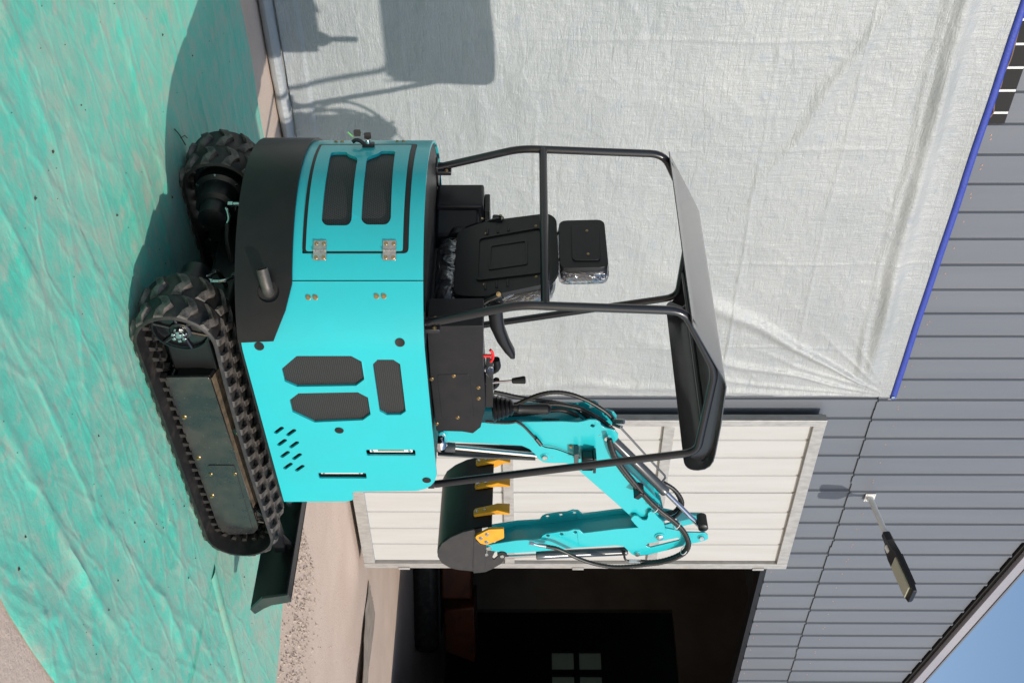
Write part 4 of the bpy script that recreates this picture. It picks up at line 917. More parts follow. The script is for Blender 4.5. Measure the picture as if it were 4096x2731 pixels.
# ---- seat ---------------------------------------------------------
def bulge(name, poly, f, th, mat, parent, puff=0.35, bev=0.02):
    """a padded block: outline swells towards the middle of its thickness"""
    cu = sum(p[0] for p in poly) / len(poly); cv = sum(p[1] for p in poly) / len(poly)
    g = G(); rings = []
    for t, k in ((0, 0.90), (0.15, 0.975), (0.5, 1.0), (0.85, 0.965), (1.0, 0.86)):
        rings.append([g.bm.verts.new(f(cu + (u - cu) * k, cv + (w - cv) * k, th * t)) for u, w in poly])
    g.skin(rings); return part(name, g, mat, parent, angle=60)
st = None
def sb(y, z, d): return Vector((-0.535 - 0.20 * (z - 1.2) + d, y, z))         # d forward of the back shell
BK_ = [(-0.253,1.227),(0.158,1.208),(0.166,1.272),(0.199,1.331),(0.26,1.537),(0.243,1.603),(0.182,1.613),(-0.016,1.62),(-0.114,1.59),(-0.224,1.407)]
back_out = rounded([(-0.185, 1.215), (0.215, 1.205), (0.252, 1.32), (0.255, 1.60), (-0.115, 1.612), (-0.185, 1.40)], 0.035)
yc = lambda L: sum(p[0] for p in L) / len(L)
ymin = min(p[0] for p in BK_); ymax = max(p[0] for p in BK_)
back_out = rounded([(-0.19, 1.20), (0.20, 1.20), (0.235, 1.33), (0.225, 1.588), (0.18, 1.622), (-0.15, 1.626), (-0.20, 1.588), (-0.225, 1.33)], 0.04)
g = G(); g.sheet([back_out], sb, 0.022); st = part('seat', g, 'plastic', ex, bevel=0.008, seg=3)
g = G(); g.sheet([rounded([(-0.13, 1.29), (0.13, 1.29), (0.14, 1.56), (-0.14, 1.56)], 0.02), rounded([(-0.122, 1.298), (0.122, 1.298), (0.132, 1.552), (-0.132, 1.552)], 0.018)], lambda y, z, d: sb(y, z, d - 0.007), 0.01); part('rib', g, 'plastic', st, bevel=0.002)
g = G(); g.sheet([rounded([(-0.075, 1.34), (0.075, 1.34), (0.075, 1.50), (-0.075, 1.50)], 0.01), rounded([(-0.066, 1.349), (0.066, 1.349), (0.066, 1.491), (-0.066, 1.491)], 0.008)], lambda y, z, d: sb(y, z, d - 0.004), 0.01); part('rib', g, 'plastic', st, bevel=0.001)
for y in (-0.165, 0.165):
    for k in range(3):
        g = G(); g.box(sb(y, 1.33 + 0.045 * k, -0.001), (0.008, 0.04, 0.010)); part('rib', g, 'plastic', st, bevel=0.002)
    for z in (1.325, 1.535): bolt(sb(y * 0.93, z, 0.0), (-1, 0, 0), 0.006, st)
pad = rounded([(-0.185, 1.22), (0.185, 1.22), (0.215, 1.33), (0.205, 1.585), (0.16, 1.605), (-0.16, 1.605), (-0.205, 1.585), (-0.215, 1.33)], 0.05)
bulge('back_cushion', pad, lambda y, z, d: sb(y, z, 0.022 + d), 0.085, 'plastic', st)
bulge('plastic_cover', [(y * 1.04, 1.415 + (z - 1.415) * 1.05) for y, z in pad], lambda y, z, d: sb(y, z, 0.018 + d), 0.10, 'film', st)
seatp = rounded([(-0.50, -0.205), (-0.03, -0.20), (-0.03, 0.20), (-0.50, 0.205)], 0.06)
bulge('seat_cushion', seatp, lambda x, y, d: Vector((x, y, 1.225 - d)), 0.095, 'plastic', st)
bulge('plastic_cover', [(-0.275 + (x + 0.275) * 1.06, y * 1.06) for x, y in seatp], lambda x, y, d: Vector((x, y, 1.24 - d)), 0.125, 'film', st)
g = G(); g.box((-0.27, 0, 1.117), (0.38, 0.34, 0.03)); part('seat_rail', g, 'plastic', st)
hy = 0.0
hd_ = rounded([(-0.145, 1.630), (0.145, 1.630), (0.147, 1.82), (-0.143, 1.825)], 0.035)
def hb(y, z, d): return Vector((-0.632 - 0.02 * (z - 1.65) + d, y + 0.01, z))
g = G(); g.sheet([hd_], hb, 0.02); hr = part('headrest', g, 'plastic', st, bevel=0.006, seg=3)
g = G(); g.sheet([rounded([(-0.105, 1.68), (0.105, 1.68), (0.105, 1.795), (-0.105, 1.795)], 0.02)], lambda y, z, d: hb(y, z, d - 0.006), 0.01); part('headrest_boss', g, 'plastic', st, bevel=0.003)
for y in (-0.07, 0.07): bolt(hb(y, 1.745, -0.006), (-1, 0, 0), 0.006, st)
bulge('headrest_cushion', hd_, lambda y, z, d: hb(y, z, 0.02 + d), 0.07, 'plastic', st)
bulge('plastic_cover', [(y * 1.06, 1.737 + (z - 1.737) * 1.07) for y, z in hd_], lambda y, z, d: hb(y, z, 0.016 + d), 0.085, 'film', st)
for y in (-0.075, 0.085):
    g = G(); g.tube([hb(y, 1.70, 0.01), hb(y, 1.63, 0.014), sb(y, 1.59, 0.03)], 0.006, 8); part('headrest_pin', g, 'plastic', st)
# recliner arms and armrests
for s in (-1, 1):
    g = G(); g.tube([Vector((-0.575, s * 0.225, 1.395)), Vector((-0.545, s * 0.235, 1.33)), Vector((-0.51, s * 0.24, 1.25)), Vector((-0.46, s * 0.235, 1.19))], 0.016, 10, step=0.01); rc = part('recliner', g, 'black_gloss', st)
    bolt((-0.585, s * 0.235, 1.385), (-0.6, s * 0.8, 0), 0.010, rc); bolt((-0.555, s * 0.25, 1.305), (-0.6, s * 0.8, 0), 0.010, rc)
    g = G(); g.lathe((-0.47, s * 0.21, 1.20), (0, s, 0), [(0, 0.05), (0.035, 0.05), (0.042, 0.042)], 22); part('recliner_cover', g, 'plastic', rc, bevel=0.004)
    pts = [(-0.545, 1.375, 0.026), (-0.50, 1.372, 0.030), (-0.43, 1.378, 0.030), (-0.35, 1.400, 0.027), (-0.29, 1.425, 0.022), (-0.262, 1.437, 0.012)]
    g = G(); rg = []
    for x, z, h in pts:
        rg.append([g.bm.verts.new(Vector((x + 0.3 * h * math.sin(a), s * 0.265 + 0.026 * math.copysign(abs(math.cos(a)) ** 0.6, math.cos(a)), z + h * math.copysign(abs(math.sin(a)) ** 0.6, math.sin(a))))) for a in [k * math.pi / 8 for k in range(16)]])
    g.skin(rg); part('armrest', g, 'plastic', st, angle=50)

# ---- control consoles --------------------------------------------
CON = [(-0.62,1.114),(-0.623,1.328),(-0.563,1.329),(-0.425,1.323),(-0.251,1.327),(-0.129,1.325),(-0.003,1.302),(0.038,1.268),(0.026,1.223),(0.022,1.114),(-0.31,1.109)]
CON = [(x, max(z, 1.105)) for x, z in CON]
g = G(); g.sheet([CON], lambda u, z, d: Vector((u, -0.445 + d, z)), 0.15); cs = part('console', g, 'grey_paint', ex, bevel=0.008, seg=3)
cvp = [(-0.332,1.137),(-0.341,1.142),(-0.344,1.262),(-0.332,1.269),(-0.082,1.276),(-0.068,1.269),(-0.066,1.15),(-0.078,1.142)]
g = G(); g.sheet([cvp], lambda u, z, d: Vector((u, -0.4465 + d, z)), 0.003); part('cover_plate', g, 'grey_paint', cs, bevel=0.001)
for x, z in [(-0.313,1.114),(-0.333,1.204),(-0.261,1.301),(-0.193,1.3),(-0.07,1.208),(-0.027,1.118)]: bolt((x, -0.4455, z), (0, -1, 0), 0.0085, cs)
def Yp(L, y): return [Vector((x, y, z)) for x, z in L]
q = Yp([(-0.381,1.321),(-0.381,1.355)], -.38)
g = G(); g.cyl(q[0], q[1], 0.007); g.tube([q[1] + Vector((-0.035, 0, -0.004)), q[1] + Vector((-0.02, 0, 0.004)), q[1] + Vector((0, 0, 0.007)), q[1] + Vector((0.02, 0, 0.004)), q[1] + Vector((0.035, 0, -0.004))], 0.006, 8); part('stop_handle', g, 'red', cs)
q = Yp([(-0.295,1.324),(-0.298,1.351)], -.38); g = G(); g.cyl(q[0], q[0] + Vector((0, 0, .02)), 0.011); g.box(q[1], (0.03, 0.004, 0.02)); part('ignition_key', g, 'chrome', cs, bevel=0.002)
q = Yp([(-0.234,1.318),(-0.251,1.44),(-0.257,1.492)], -.40)
g = G(); g.cyl(q[0], q[1], 0.0055, n=10); lv = part('throttle_lever', g, 'chrome', cs)
g = G(); g.lathe(q[1], q[2] - q[1], [(-0.004, 0.008), (0, 0.012), ((q[2] - q[1]).length - 0.004, 0.0165), ((q[2] - q[1]).length, 0.013)], 16); part('knob', g, 'plastic', lv)
q = Yp([(-0.039,1.353),(-0.047,1.441),(-0.039,1.458),(-0.035,1.601)], -.37)
g = G(); ax = (q[1] - q[0]).normalized(); L_ = (q[1] - q[0]).length; pr = []
for k in range(5): t = k / 5; r_ = 0.062 - 0.030 * t; pr += [(L_ * t, r_ * 0.84), (L_ * (t + 0.07), r_), (L_ * (t + 0.13), r_ * 0.84)]
pr.append((L_, 0.022)); g.lathe(q[0], ax, pr, 24); jy = part('joystick', g, 'plastic', cs, angle=60)
g = G(); L_ = (q[3] - q[2]).length; g.lathe(q[2], q[3] - q[2], [(-0.03, 0.014), (0.0, 0.016), (0.004, 0.022), (0.03, 0.019), (L_ - 0.05, 0.023), (L_ - 0.015, 0.023), (L_ - 0.004, 0.014), (L_, 0.006)], 20); part('grip', g, 'plastic', jy)
# second grip of a travel lever behind the throttle
q = Yp([(-0.117,1.321),(-0.133,1.336),(-0.163,1.37),(-0.216,1.368)], -.25); g = G(); g.tube([q[0], q[1], q[2], q[3]], 0.016, 10, step=0.012); part('travel_lever', g, 'plastic', ex)
q = Yp([(0.012,1.332),(-0.02,1.364),(-0.052,1.365)], -.22); g = G(); g.tube(q, 0.014, 10, step=0.012); part('travel_lever', g, 'plastic', ex)
# sloping top piece of the console in front of the throttle
tp_ = [(-0.322,1.331),(-0.278,1.358),(-0.103,1.356),(-0.103,1.324)]
g = G(); g.sheet([tp_], lambda u, z, d: Vector((u, -0.42 + d, z)), 0.11); part('console_top', g, 'plastic', cs, bevel=0.003)
# left console
g = G(); g.hexa([Vector((x, y, z)) for z in (1.105, 1.31) for x, y in ((-0.575, 0.315), (-0.02, 0.33), (-0.02, 0.465), (-0.575, 0.465))]); lc = part('console', g, 'grey_paint', ex, bevel=0.012, seg=3)
g = G(); g.hexa([Vector((x, y, z)) for z in (1.105, 1.29) for x, y in ((-0.50, 0.21), (-0.05, 0.21), (-0.05, 0.325), (-0.555, 0.325))]); part('console_wing', g, 'grey_paint', lc, bevel=0.012)
g = G(); g.hexa([Vector((x, y, z)) for z in (1.311, 1.335) for x, y in ((-0.53, 0.33), (-0.08, 0.34), (-0.08, 0.45), (-0.53, 0.45))]); part('console_top', g, 'plastic', lc, bevel=0.004)
g = G(); g.lathe((-0.1, 0.39, 1.33), (0, 0, 1), [(0, 0.05), (0.03, 0.042), (0.04, 0.05), (0.07, 0.035), (0.09, 0.02), (0.1, 0.016), (0.16, 0.018), (0.24, 0.018), (0.25, 0.01)], 20); part('joystick', g, 'plastic', lc, angle=60)

# ---- boom, arm and bucket ----------------------------------------
PH = math.atan(-.13); BE1 = Vector((math.cos(PH), math.sin(PH), 0)); BE2 = Vector((-math.sin(PH), math.cos(PH), 0)); BORG = Vector((.45, 0, 0))
def bm_(a, z, off=0.0): return BORG + BE1 * a + BE2 * off + Vector((0, 0, z))
def bplate(polys, off, th): return G().sheet(polys, lambda a, z, d: bm_(a, z, off + d), th)
def bpts(L, off): return [bm_(a, z, off) for a, z in L]
BOOM = [(-0.006,1.105),(-0.014,1.448),(-0.018,1.662),(-0.013,1.736),(-0.02,1.764),(-0.03,1.791),(-0.028,1.82),(-0.014,1.84),(0.009,1.849),(0.024,1.867),(0.029,1.884),(0.041,1.915),(0.068,1.932),(0.098,1.931),(0.124,1.913),(0.137,1.897),(0.18,1.897),(0.223,1.906),(0.352,2.024),(0.535,2.163),(0.611,2.182),(0.717,2.085),(0.642,2.022),(0.531,1.933),(0.327,1.764),(0.274,1.722),(0.261,1.684),(0.261,1.622),(0.255,1.578),(0.23,1.55),(0.198,1.535),(0.166,1.51),(0.143,1.473),(0.115,1.1)]
BH = [(0.01,1.807)][0]
BOOM2 = [BOOM[0]] + BOOM[1:]
zbot = 0.80
BOOM2 = BOOM2 + [(BOOM[-1][0] - 0.01, zbot), (BOOM[0][0] + 0.0, zbot)]
bo = part('boom', bplate([BOOM2, disc(*BH, 0.010)], -0.07, 0.010), 'teal', ex, bevel=0.002, angle=25)
part('far_plate', bplate([BOOM2, disc(*BH, 0.010)], 0.06, 0.010), 'teal', bo, bevel=0.002, angle=25)
CORE = [(0.019,1.103),(0.011,1.448),(0.007,1.663),(0.015,1.748),(0.117,1.852),(0.211,1.869),(0.273,1.902),(0.385,2.027),(0.546,2.139),(0.603,2.156),(0.68,2.077),(0.542,1.946),(0.34,1.774),(0.273,1.728),(0.256,1.684),(0.247,1.622),(0.216,1.56),(0.134,1.486),(0.109,1.1)]
CORE = [(CORE[0][0], zbot)] + CORE + [(CORE[-1][0], zbot)]
part('box_web', bplate([CORE], -0.0595, 0.119), 'teal', bo, angle=25)
def pin(z8pt, off, r, parent, mat='zinc', ring=True):
    c = bm_(z8pt[0], z8pt[1], off); g = G(); g.lathe(c, -BE2, [(-0.01, r), (0.010, r), (0.012, r * 0.85)], 18); part('pin', g, mat, parent)
    if ring: g = G(); g.lathe(c, -BE2, [(-0.002, r * 1.5), (0.0025, r * 1.5), (0.003, r * 1.4)], 24); part('boss', g, 'teal', parent)
for q in [(0.087,1.878),(0.216,1.584)]: pin(q, -0.07, 0.0145, bo)
for q in [(0.073,1.844),(0.218,1.619)]: bolt(bm_(q[0], q[1], -0.07), -BE2, 0.004, bo, 'zinc')
# swing post in front of the deck
g = G(); g.cyl((0.50, 0, 0.45), (0.50, 0, 1.0), 0.07); g.box((0.43, 0, 0.70), (0.16, 0.16, 0.36)); part('swing_post', g, 'teal', ex, bevel=0.01)
q = bpts([(0,1.089),(0.14,1.083)], -.12)
g = G(); c = (q[0] + q[1]) / 2 + Vector((0, 0, -0.01)); g.lathe(bm_([(0.069,1.086)][0][0], [(0.069,1.086)][0][1] - 0.002, -.12), Vector((0, 0, 1)), [(-0.03, 0.036), (0, 0.048), (0.014, 0.049), (0.026, 0.042), (0.036, 0.02)], 8); part('filler_cap', g, 'chrome', ex, bevel=0.003)
# end fork of the boom over the arm
FORK = [(0.639,2.022),(0.613,2.038),(0.617,2.054),(0.646,2.079),(0.649,2.101),(0.629,2.109),(0.596,2.106),(0.579,2.122),(0.596,2.14),(0.634,2.165),(0.663,2.19),(0.75,2.21),(0.79,2.199),(0.805,2.174),(0.77,2.126),(0.721,2.077),(0.673,2.042)]
part('fork_plate', bplate([rounded(FORK, 0.006, 2)], -0.092, 0.012), 'teal', bo, bevel=0.002); part('fork_plate', bplate([rounded(FORK, 0.006, 2)], 0.080, 0.012), 'teal', bo, bevel=0.002)
q = [(0.77,2.178)][0]; pin(q, -0.094, 0.018, bo)
# arm
ARM = [(0.88,1.289),(0.865,1.298),(0.859,1.328),(0.831,1.445),(0.82,1.564),(0.793,1.577),(0.779,1.596),(0.771,1.636),(0.763,1.668),(0.758,1.708),(0.744,1.737),(0.748,1.766),(0.775,1.787),(0.741,1.956),(0.728,2.079),(0.732,2.204),(0.747,2.257),(0.766,2.324),(0.769,2.413),(0.786,2.428),(0.815,2.433),(0.83,2.416),(0.861,2.333),(0.904,2.23),(0.945,2.126),(0.956,2.074),(0.938,2.046),(0.877,2.002),(0.869,1.962),(0.888,1.764),(0.919,1.544),(0.935,1.39),(0.92,1.337),(0.91,1.297)]
AH = [(0.793,1.605),(0.781,1.675),(0.766,1.746)]
ASL = [(0.872,2.114),(0.854,2.124),(0.807,2.275),(0.815,2.289),(0.829,2.284),(0.884,2.142)]
am = part('arm', bplate([ARM, ASL] + [disc(a, z, 0.0095) for a, z in AH], -0.070, 0.010), 'teal', ex, bevel=0.002, angle=25)
part('far_plate', bplate([ARM, ASL] + [disc(a, z, 0.0095) for a, z in AH], 0.060, 0.010), 'teal', am, bevel=0.002, angle=25)
ACORE = [(0.903,1.337),(0.865,1.444),(0.854,1.564),(0.81,1.788),(0.776,1.958),(0.76,2.082),(0.767,2.207),(0.837,2.225),(0.852,2.114),(0.863,2.002),(0.858,1.962),(0.877,1.764),(0.908,1.544),(0.926,1.391)]
part('box_web', bplate([ACORE], -0.0595, 0.119), 'teal', am, angle=25)
for q, r_ in zip([(0.802,2.398),(0.932,2.075),(0.884,1.298)], (0.0145, 0.013, 0.015)): pin(q, -0.07, r_, am)
# bucket
SP_ = [(0.543,1.238),(0.56,1.184),(0.6,1.12),(0.648,1.073),(0.702,1.05),(0.746,1.049),(0.795,1.066),(0.83,1.103),(0.847,1.141),(0.859,1.222),(0.872,1.257),(0.859,1.28),(0.814,1.288),(0.755,1.286),(0.672,1.295),(0.652,1.289),(0.652,1.263),(0.619,1.242)]
bu = part('bucket', bplate([SP_], -0.25, 0.012), 'bucket', ex, bevel=0.002)
part('side_plate', bplate([SP_], 0.238, 0.012), 'bucket', bu, bevel=0.002)
wl = [(0.545,1.24),(0.701,1.231),(0.858,1.223)]
g = G(); g.tube([bm_(a, z, -0.2505) for a, z in wl], 0.0025, 6); part('weld_seam', g, 'bucket', bu)
LIP = [(0.524,1.324),(0.543,1.238)]
CURV = [LIP[0]] + SP_[:11]
smooth = [Vector((a, z, 0)) for a, z in CURV]; sm_ = [smooth[0]] + resample(smooth[1:], 0.012)
g = G(); rings = []
cen = (0.70, 1.20)
outl = [(p_.x, p_.y) for p_ in sm_]; inn = []
for i, (a, z) in enumerate(outl):
    p0 = Vector(outl[max(i - 1, 0)]); p1 = Vector(outl[min(i + 1, len(outl) - 1)]); t = (p1 - p0).normalized(); n = Vector((t.y, -t.x))
    if n.dot(Vector(cen) - Vector((a, z))) < 0: n = -n
    inn.append((a + n.x * 0.009, z + n.y * 0.009))
loopp = outl + inn[::-1]
for off in (-0.2375, 0.2375): rings.append([g.bm.verts.new(bm_(a, z, off)) for a, z in loopp])
n = len(loopp)
for i in range(n): g.face([rings[0][i], rings[0][(i + 1) % n], rings[1][(i + 1) % n], rings[1][i]])
part('shell', g, 'black', bu, angle=40)  # blacker than the side plates: the shell's shade is put into its colour
la, lz = LIP[0]; lb = LIP[1]
for off in (0.205, 0.040, -0.145):
    g = G()
    # adapter bolted on the outer face of the lip, then the spreading tip
    def tp(w, a, z): return [bm_(a, z, off - w), bm_(a, z, off + w)]
    secs = [(1.232, 0.016, 0.010), (1.238, 0.024, 0.016), (1.325, 0.026, 0.022), (1.350, 0.027, 0.030), (1.412, 0.036, 0.006)]
    rg = []
    for z, w, h in secs:
        ab = la - 0.001 + (lb[0] - la) * (z - lz) / (lb[1] - lz) if z < lz else la - 0.002 - (z - lz) * 0.15
        rg.append([g.bm.verts.new(bm_(a, z, o)) for a, o in ((ab, off - w), (ab - h * 0.9, off - w * 0.9), (ab - h, off - w * 0.4), (ab - h, off + w * 0.4), (ab - h * 0.9, off + w * 0.9), (ab, off + w))])
    g.skin(rg); th_ = part('tooth', g, 'yellow', bu, bevel=0.002)
    for z in (1.247, 1.288):
        ab = la + (lb[0] - la) * (z - lz) / (lb[1] - lz) - 0.0185; bolt(bm_(ab, z, off), -BE1, 0.009, th_, 'zinc')
CUT = [(0.586,1.242),(0.569,1.25),(0.524,1.311),(0.52,1.384),(0.587,1.385),(0.611,1.347),(0.639,1.297),(0.629,1.267)]
for off, sgn in ((-0.264, -1), (0.2505, 1)):
    sc_ = part('side_cutter', bplate([rounded(CUT, 0.006, 2)], off, 0.014), 'yellow', bu, bevel=0.003)
    if sgn < 0:
        for a, z in [(0.559,1.301),(0.588,1.27),(0.616,1.297)]: bolt(bm_(a, z, off), -BE2, 0.011, sc_, 'zinc')
EAR = [(1.111,1.211),(1.006,1.22),(0.964,1.279),(0.938,1.283),(0.913,1.31),(0.943,1.326),(0.985,1.312),(1,1.322),(0.959,1.356),(0.938,1.38),(0.979,1.383),(1.031,1.362),(1.073,1.314),(1.1,1.276)]
for off in (-0.058, 0.048): part('ear', bplate([rounded(EAR, 0.004, 2)], off, 0.010), 'bucket', bu, bevel=0.002)
g = G(); q = [(0.941,1.367)][0]; g.lathe(bm_(q[0], q[1], -0.075), BE2, [(0, 0.022), (0.004, 0.026), (0.15, 0.026), (0.154, 0.022)], 22); part('link_boss', g, 'black_gloss', bu)
for q in [(0.949,1.367),(0.934,1.284)]: pin(q, -0.068, 0.012, bu, ring=False)
# hydraulic rams
def ram(name, p0, pm, p1, rb, rr, off, parent):
    a, m_, b = [bm_(*p_, off) for p_ in (p0, pm, p1)]
    g = G(); d = (m_ - a).length; g.lathe(a, m_ - a, [(0, rb * 0.8), (0.006, rb), (d - 0.05, rb), (d - 0.048, rb * 1.06), (d - 0.004, rb * 1.06), (d, rb * 0.9)], 24); cy = part(name, g, 'cylinder', parent)
    g = G(); g.cyl(m_ - (b - m_).normalized() * 0.01, b, rr, n=18); part('rod', g, 'chrome', cy); return cy
P_ = [(0.203,1.036),(0.216,1.148),(0.268,1.548)]; ac = ram('boom_ram', *P_, 0.024, 0.0135, -0.01, ex)
GU = [(0.276,1.05),(0.231,1.15),(0.248,1.517),(0.297,1.537),(0.327,1.541),(0.297,1.055)]
part('ram_guard', bplate([GU], 0.03, 0.006), 'cylinder', ac); 
GU2 = [(0.24,1.061),(0.259,1.31),(0.271,1.539),(0.279,1.539),(0.267,1.31),(0.248,1.061)]
part('ram_guard', bplate([GU2], -0.035, 0.07), 'cylinder', ac)
P_ = [(0.135,1.893),(0.525,2.196),(0.789,2.398)]; sc2 = ram('arm_ram', *P_, 0.0255, 0.0125, -0.01, ex)
g = G(); q = [(0.765,2.406)][0]; g.lathe(bm_(q[0], q[1], -0.045), BE2, [(0, 0.022), (0.003, 0.026), (0.085, 0.026), (0.088, 0.022)], 22); part('rod_eye', g, 'plastic', sc2)
P_ = [(0.958,2.03),(0.995,1.546),(1.008,1.369)]; bc = ram('bucket_ram', *P_, 0.0225, 0.0105, -0.03, ex)
g = G(); g.tube(bpts([(0.038,1.938),(0.105,1.987),(0.2,2.054),(0.297,2.123),(0.37,2.177),(0.388,2.182),(0.414,2.17)], -.045), 0.0055, 8); part('feed_pipe', g, 'cylinder', sc2)
g = G(); g.tube(bpts([(0.924,2.007),(0.949,2.008),(0.98,2.012),(0.999,2.023),(1.003,2.05),(1.006,2.097)], -.06), 0.006, 8, step=0.006); part('feed_pipe', g, 'plastic', bc)
g = G(); g.tube(bpts([(1.003,2.036),(1.005,2.094)], -.06), 0.0095, 6); part('fitting', g, 'zinc', bc)
for L_ in ([(0.832,1.511),(0.845,1.551),(0.855,1.6)], [(0.901,1.491),(0.904,1.518),(0.914,1.559)]):
    pass
g = G(); q = bpts([(0.819,1.509),(0.827,1.531),(0.836,1.557),(0.844,1.6)], -.095); g.cyl(q[0], q[1], 0.010, n=6); g.cyl(q[1], q[2], 0.007, n=10); g.cyl(q[2], q[3], 0.0105, n=12); part('fitting', g, 'zinc', am)
g = G(); q = bpts([(0.901,1.487),(0.904,1.515),(0.912,1.559)], .085); g.cyl(q[0], q[1], 0.010, n=6); g.cyl(q[1], q[2], 0.008, n=10); part('fitting', g, 'zinc', am)
# hoses
def hose(L, off, r=0.0105, parent=bo, off1=None):
    n = len(L); off1 = off if off1 is None else off1
    g = G(); g.tube([bm_(a, z, off + (off1 - off) * k / (n - 1)) for k, (a, z) in enumerate(L)], r, 9, rib=0.07, step=0.0085); return part('hose', g, 'hose', parent, angle=70)
HA = [(0.077,1.885),(0.145,1.9),(0.223,1.928),(0.298,1.969),(0.37,2.014),(0.433,2.058),(0.507,2.107),(0.577,2.163),(0.639,2.226),(0.707,2.28),(0.77,2.313),(0.825,2.324),(0.875,2.31),(0.921,2.261),(0.952,2.197),(0.962,2.138),(0.958,2.091)]
hose(HA, -0.10)
HB = [(0.05,1.889),(0.122,1.907),(0.199,1.936),(0.278,1.98),(0.349,2.024),(0.417,2.066),(0.486,2.114),(0.553,2.17),(0.617,2.232),(0.687,2.286),(0.758,2.319),(0.817,2.329),(0.872,2.312),(0.918,2.26),(0.949,2.196),(0.962,2.13),(0.975,2.058),(0.982,1.965),(0.972,1.898),(0.949,1.83),(0.913,1.763),(0.865,1.696),(0.835,1.649),(0.821,1.599)]
hose(HB, -0.118)
hose([(0.507,2.195),(0.549,2.244),(0.606,2.281),(0.658,2.297),(0.717,2.29),(0.756,2.267),(0.776,2.229)], 0.03)
hose([(0.521,2.19),(0.563,2.239),(0.615,2.272),(0.663,2.288),(0.712,2.28),(0.746,2.257),(0.761,2.221)], 0.05)
hose([(-0.026,1.351),(-0.044,1.442),(-0.074,1.493),(-0.104,1.55),(-0.12,1.606),(-0.12,1.662),(-0.104,1.719),(-0.073,1.777),(-0.031,1.835),(0.02,1.888),(0.083,1.926)], 0.02)
hose([(-0.019,1.35),(-0.038,1.453),(-0.048,1.522),(-0.061,1.578),(-0.065,1.635),(-0.054,1.692),(-0.035,1.75),(0.004,1.808),(0.051,1.867),(0.107,1.916)], 0.0)
hose([(-0.114,1.341),(-0.099,1.397),(-0.085,1.442),(-0.067,1.522),(-0.049,1.624),(-0.028,1.692),(-0.005,1.738),(0.04,1.785),(0.088,1.81)], 0.03)
hose([(0.041,1.384),(0.037,1.459),(0.027,1.522),(0.014,1.607),(0.025,1.693),(0.052,1.751),(0.088,1.781)], -0.03)
hose([(0.049,1.384),(0.045,1.459),(0.039,1.522),(0.029,1.608),(0.037,1.682),(0.064,1.74)], -0.045)
hose([(0.002,1.351),(0.002,1.442),(-0.006,1.522),(-0.022,1.607),(-0.026,1.664),(0.001,1.721),(0.04,1.762)], 0.0)
hose([(-0.033,1.302),(-0.027,1.353),(-0.025,1.409),(-0.033,1.448)], -0.085, 0.0075)
g = G(); g.tube(bpts([(-0.031,1.448),(-0.001,1.482),(0.055,1.522),(0.089,1.545)], -.085), 0.006, 7, rib=0.06, step=0.005); part('conduit', g, 'plastic', bo)
g = G(); q = bpts([(0.077,1.539),(0.121,1.565)], -.085); g.cyl(q[0], q[1], 0.010, n=8); part('connector', g, 'plastic', bo)
g = G(); g.tube(bpts([(0.121,1.565),(0.136,1.585),(0.149,1.637),(0.177,1.694),(0.198,1.735),(0.21,1.753)], -.085), 0.0028, 6, step=0.01); part('wire', g, 'plastic', bo)
for q, off in (([(0.538,2.137)][0], -.11), ([(0.661,2.255)][0], -.11), ([(0.858,2.308)][0], -.11)):
    g = G(); c = bm_(q[0], q[1], off); t = Vector((0.4, 0, 0.5)).normalized()
    g.tube([c + (BE2 * math.cos(k * math.pi / 6) + BE1.cross(BE2).cross(BE2) * 0 + BE1 * 0.75 * math.sin(k * math.pi / 6) - Vector((0, 0, 1)) * 0.65 * math.sin(k * math.pi / 6)) * 0.024 for k in range(13)], 0.0022, 5); part('cable_tie', g, 'white_tie', bo)
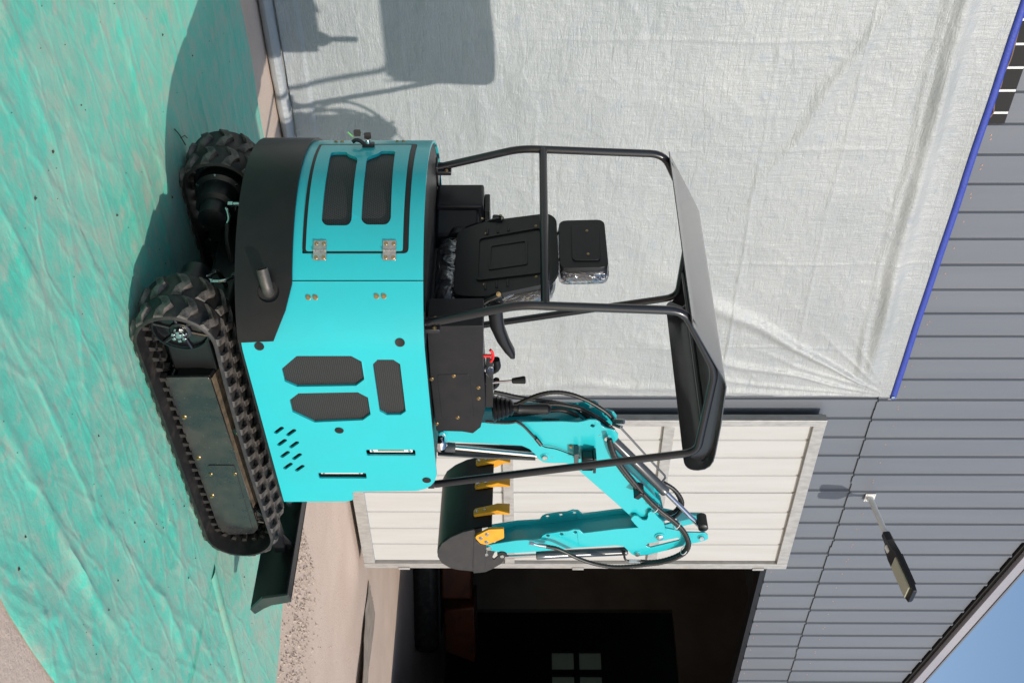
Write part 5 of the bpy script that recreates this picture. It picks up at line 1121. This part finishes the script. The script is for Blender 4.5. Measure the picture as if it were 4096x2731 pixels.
q = [(0.424,2.048)][0]; g = G(); g.box(bm_(q[0], q[1], -0.10), (0.05, 0.07, 0.03), Matrix.Rotation(0.6, 3, 'Y')); part('hose_clamp', g, 'plastic', bo, bevel=0.004)
q = [(0.046,1.911)][0]; g = G(); c = bm_(q[0], q[1], 0.0); g.cyl(c, c + Vector((-0.02, -0.02, 0.05)), 0.012, n=6); g.cyl(c + Vector((0.02, 0, 0.0)), c + Vector((0.01, -0.03, 0.04)), 0.010, n=6); part('fitting', g, 'zinc', bo)
# work light on its bracket
q = [(0.142,1.708),(0.174,1.734),(0.182,1.775),(0.182,1.809)]
g = G(); g.box(bm_(q[1][0], q[1][1], -0.098), (0.075, 0.055, 0.022)); wb = part('light_bracket', g, 'cylinder', bo, bevel=0.002)
bolt(bm_(q[0][0], q[0][1], -0.075), -BE2, 0.009, wb)
c = bm_(q[2][0] + 0.012, q[2][1] + 0.012, -0.118); rl = Matrix((BE1, BE2, Vector((0, 0, 1)))).transposed()
g = G(); g.box(c, (0.085, 0.055, 0.055), rl); wlp = part('work_light', g, 'plastic', bo, bevel=0.006)
for k in range(6): g = G(); g.box(c + rl @ Vector((-0.034 + 0.0135 * k, 0, 0)), (0.004, 0.066, 0.050), rl); part('cooling_fin', g, 'plastic', wlp)
g = G(); g.box(c + Vector((0, 0, 0.034)), (0.10, 0.075, 0.014), rl); part('lens_rim', g, 'black_gloss', wlp, bevel=0.003)

# ---- odds and ends lying about -----------------------------------
M['twig'] = pbr('dry twig', (0.05, 0.035, 0.025), 0.9)
for i, (x, y, l, a, lab) in enumerate(((-0.80, 0.50, 0.09, 0.5, 'forked dry twig lying on green cloth at the shadow edge'),)):
    g = G(); d = Vector((math.cos(a), math.sin(a), 0)); s = Vector((-d.y, d.x, 0)); o_ = Vector((x, y, 0.012))
    g.tube([o_ - d * l, o_ - d * 0.02 + s * 0.006, o_ + d * l * .8], 0.0025, 5, step=0.01); g.tube([o_, o_ + d * 0.05 + s * 0.035, o_ + d * 0.09 + s * 0.04], 0.0018, 5)
    top('twig', g, 'twig', lab, 'twig')
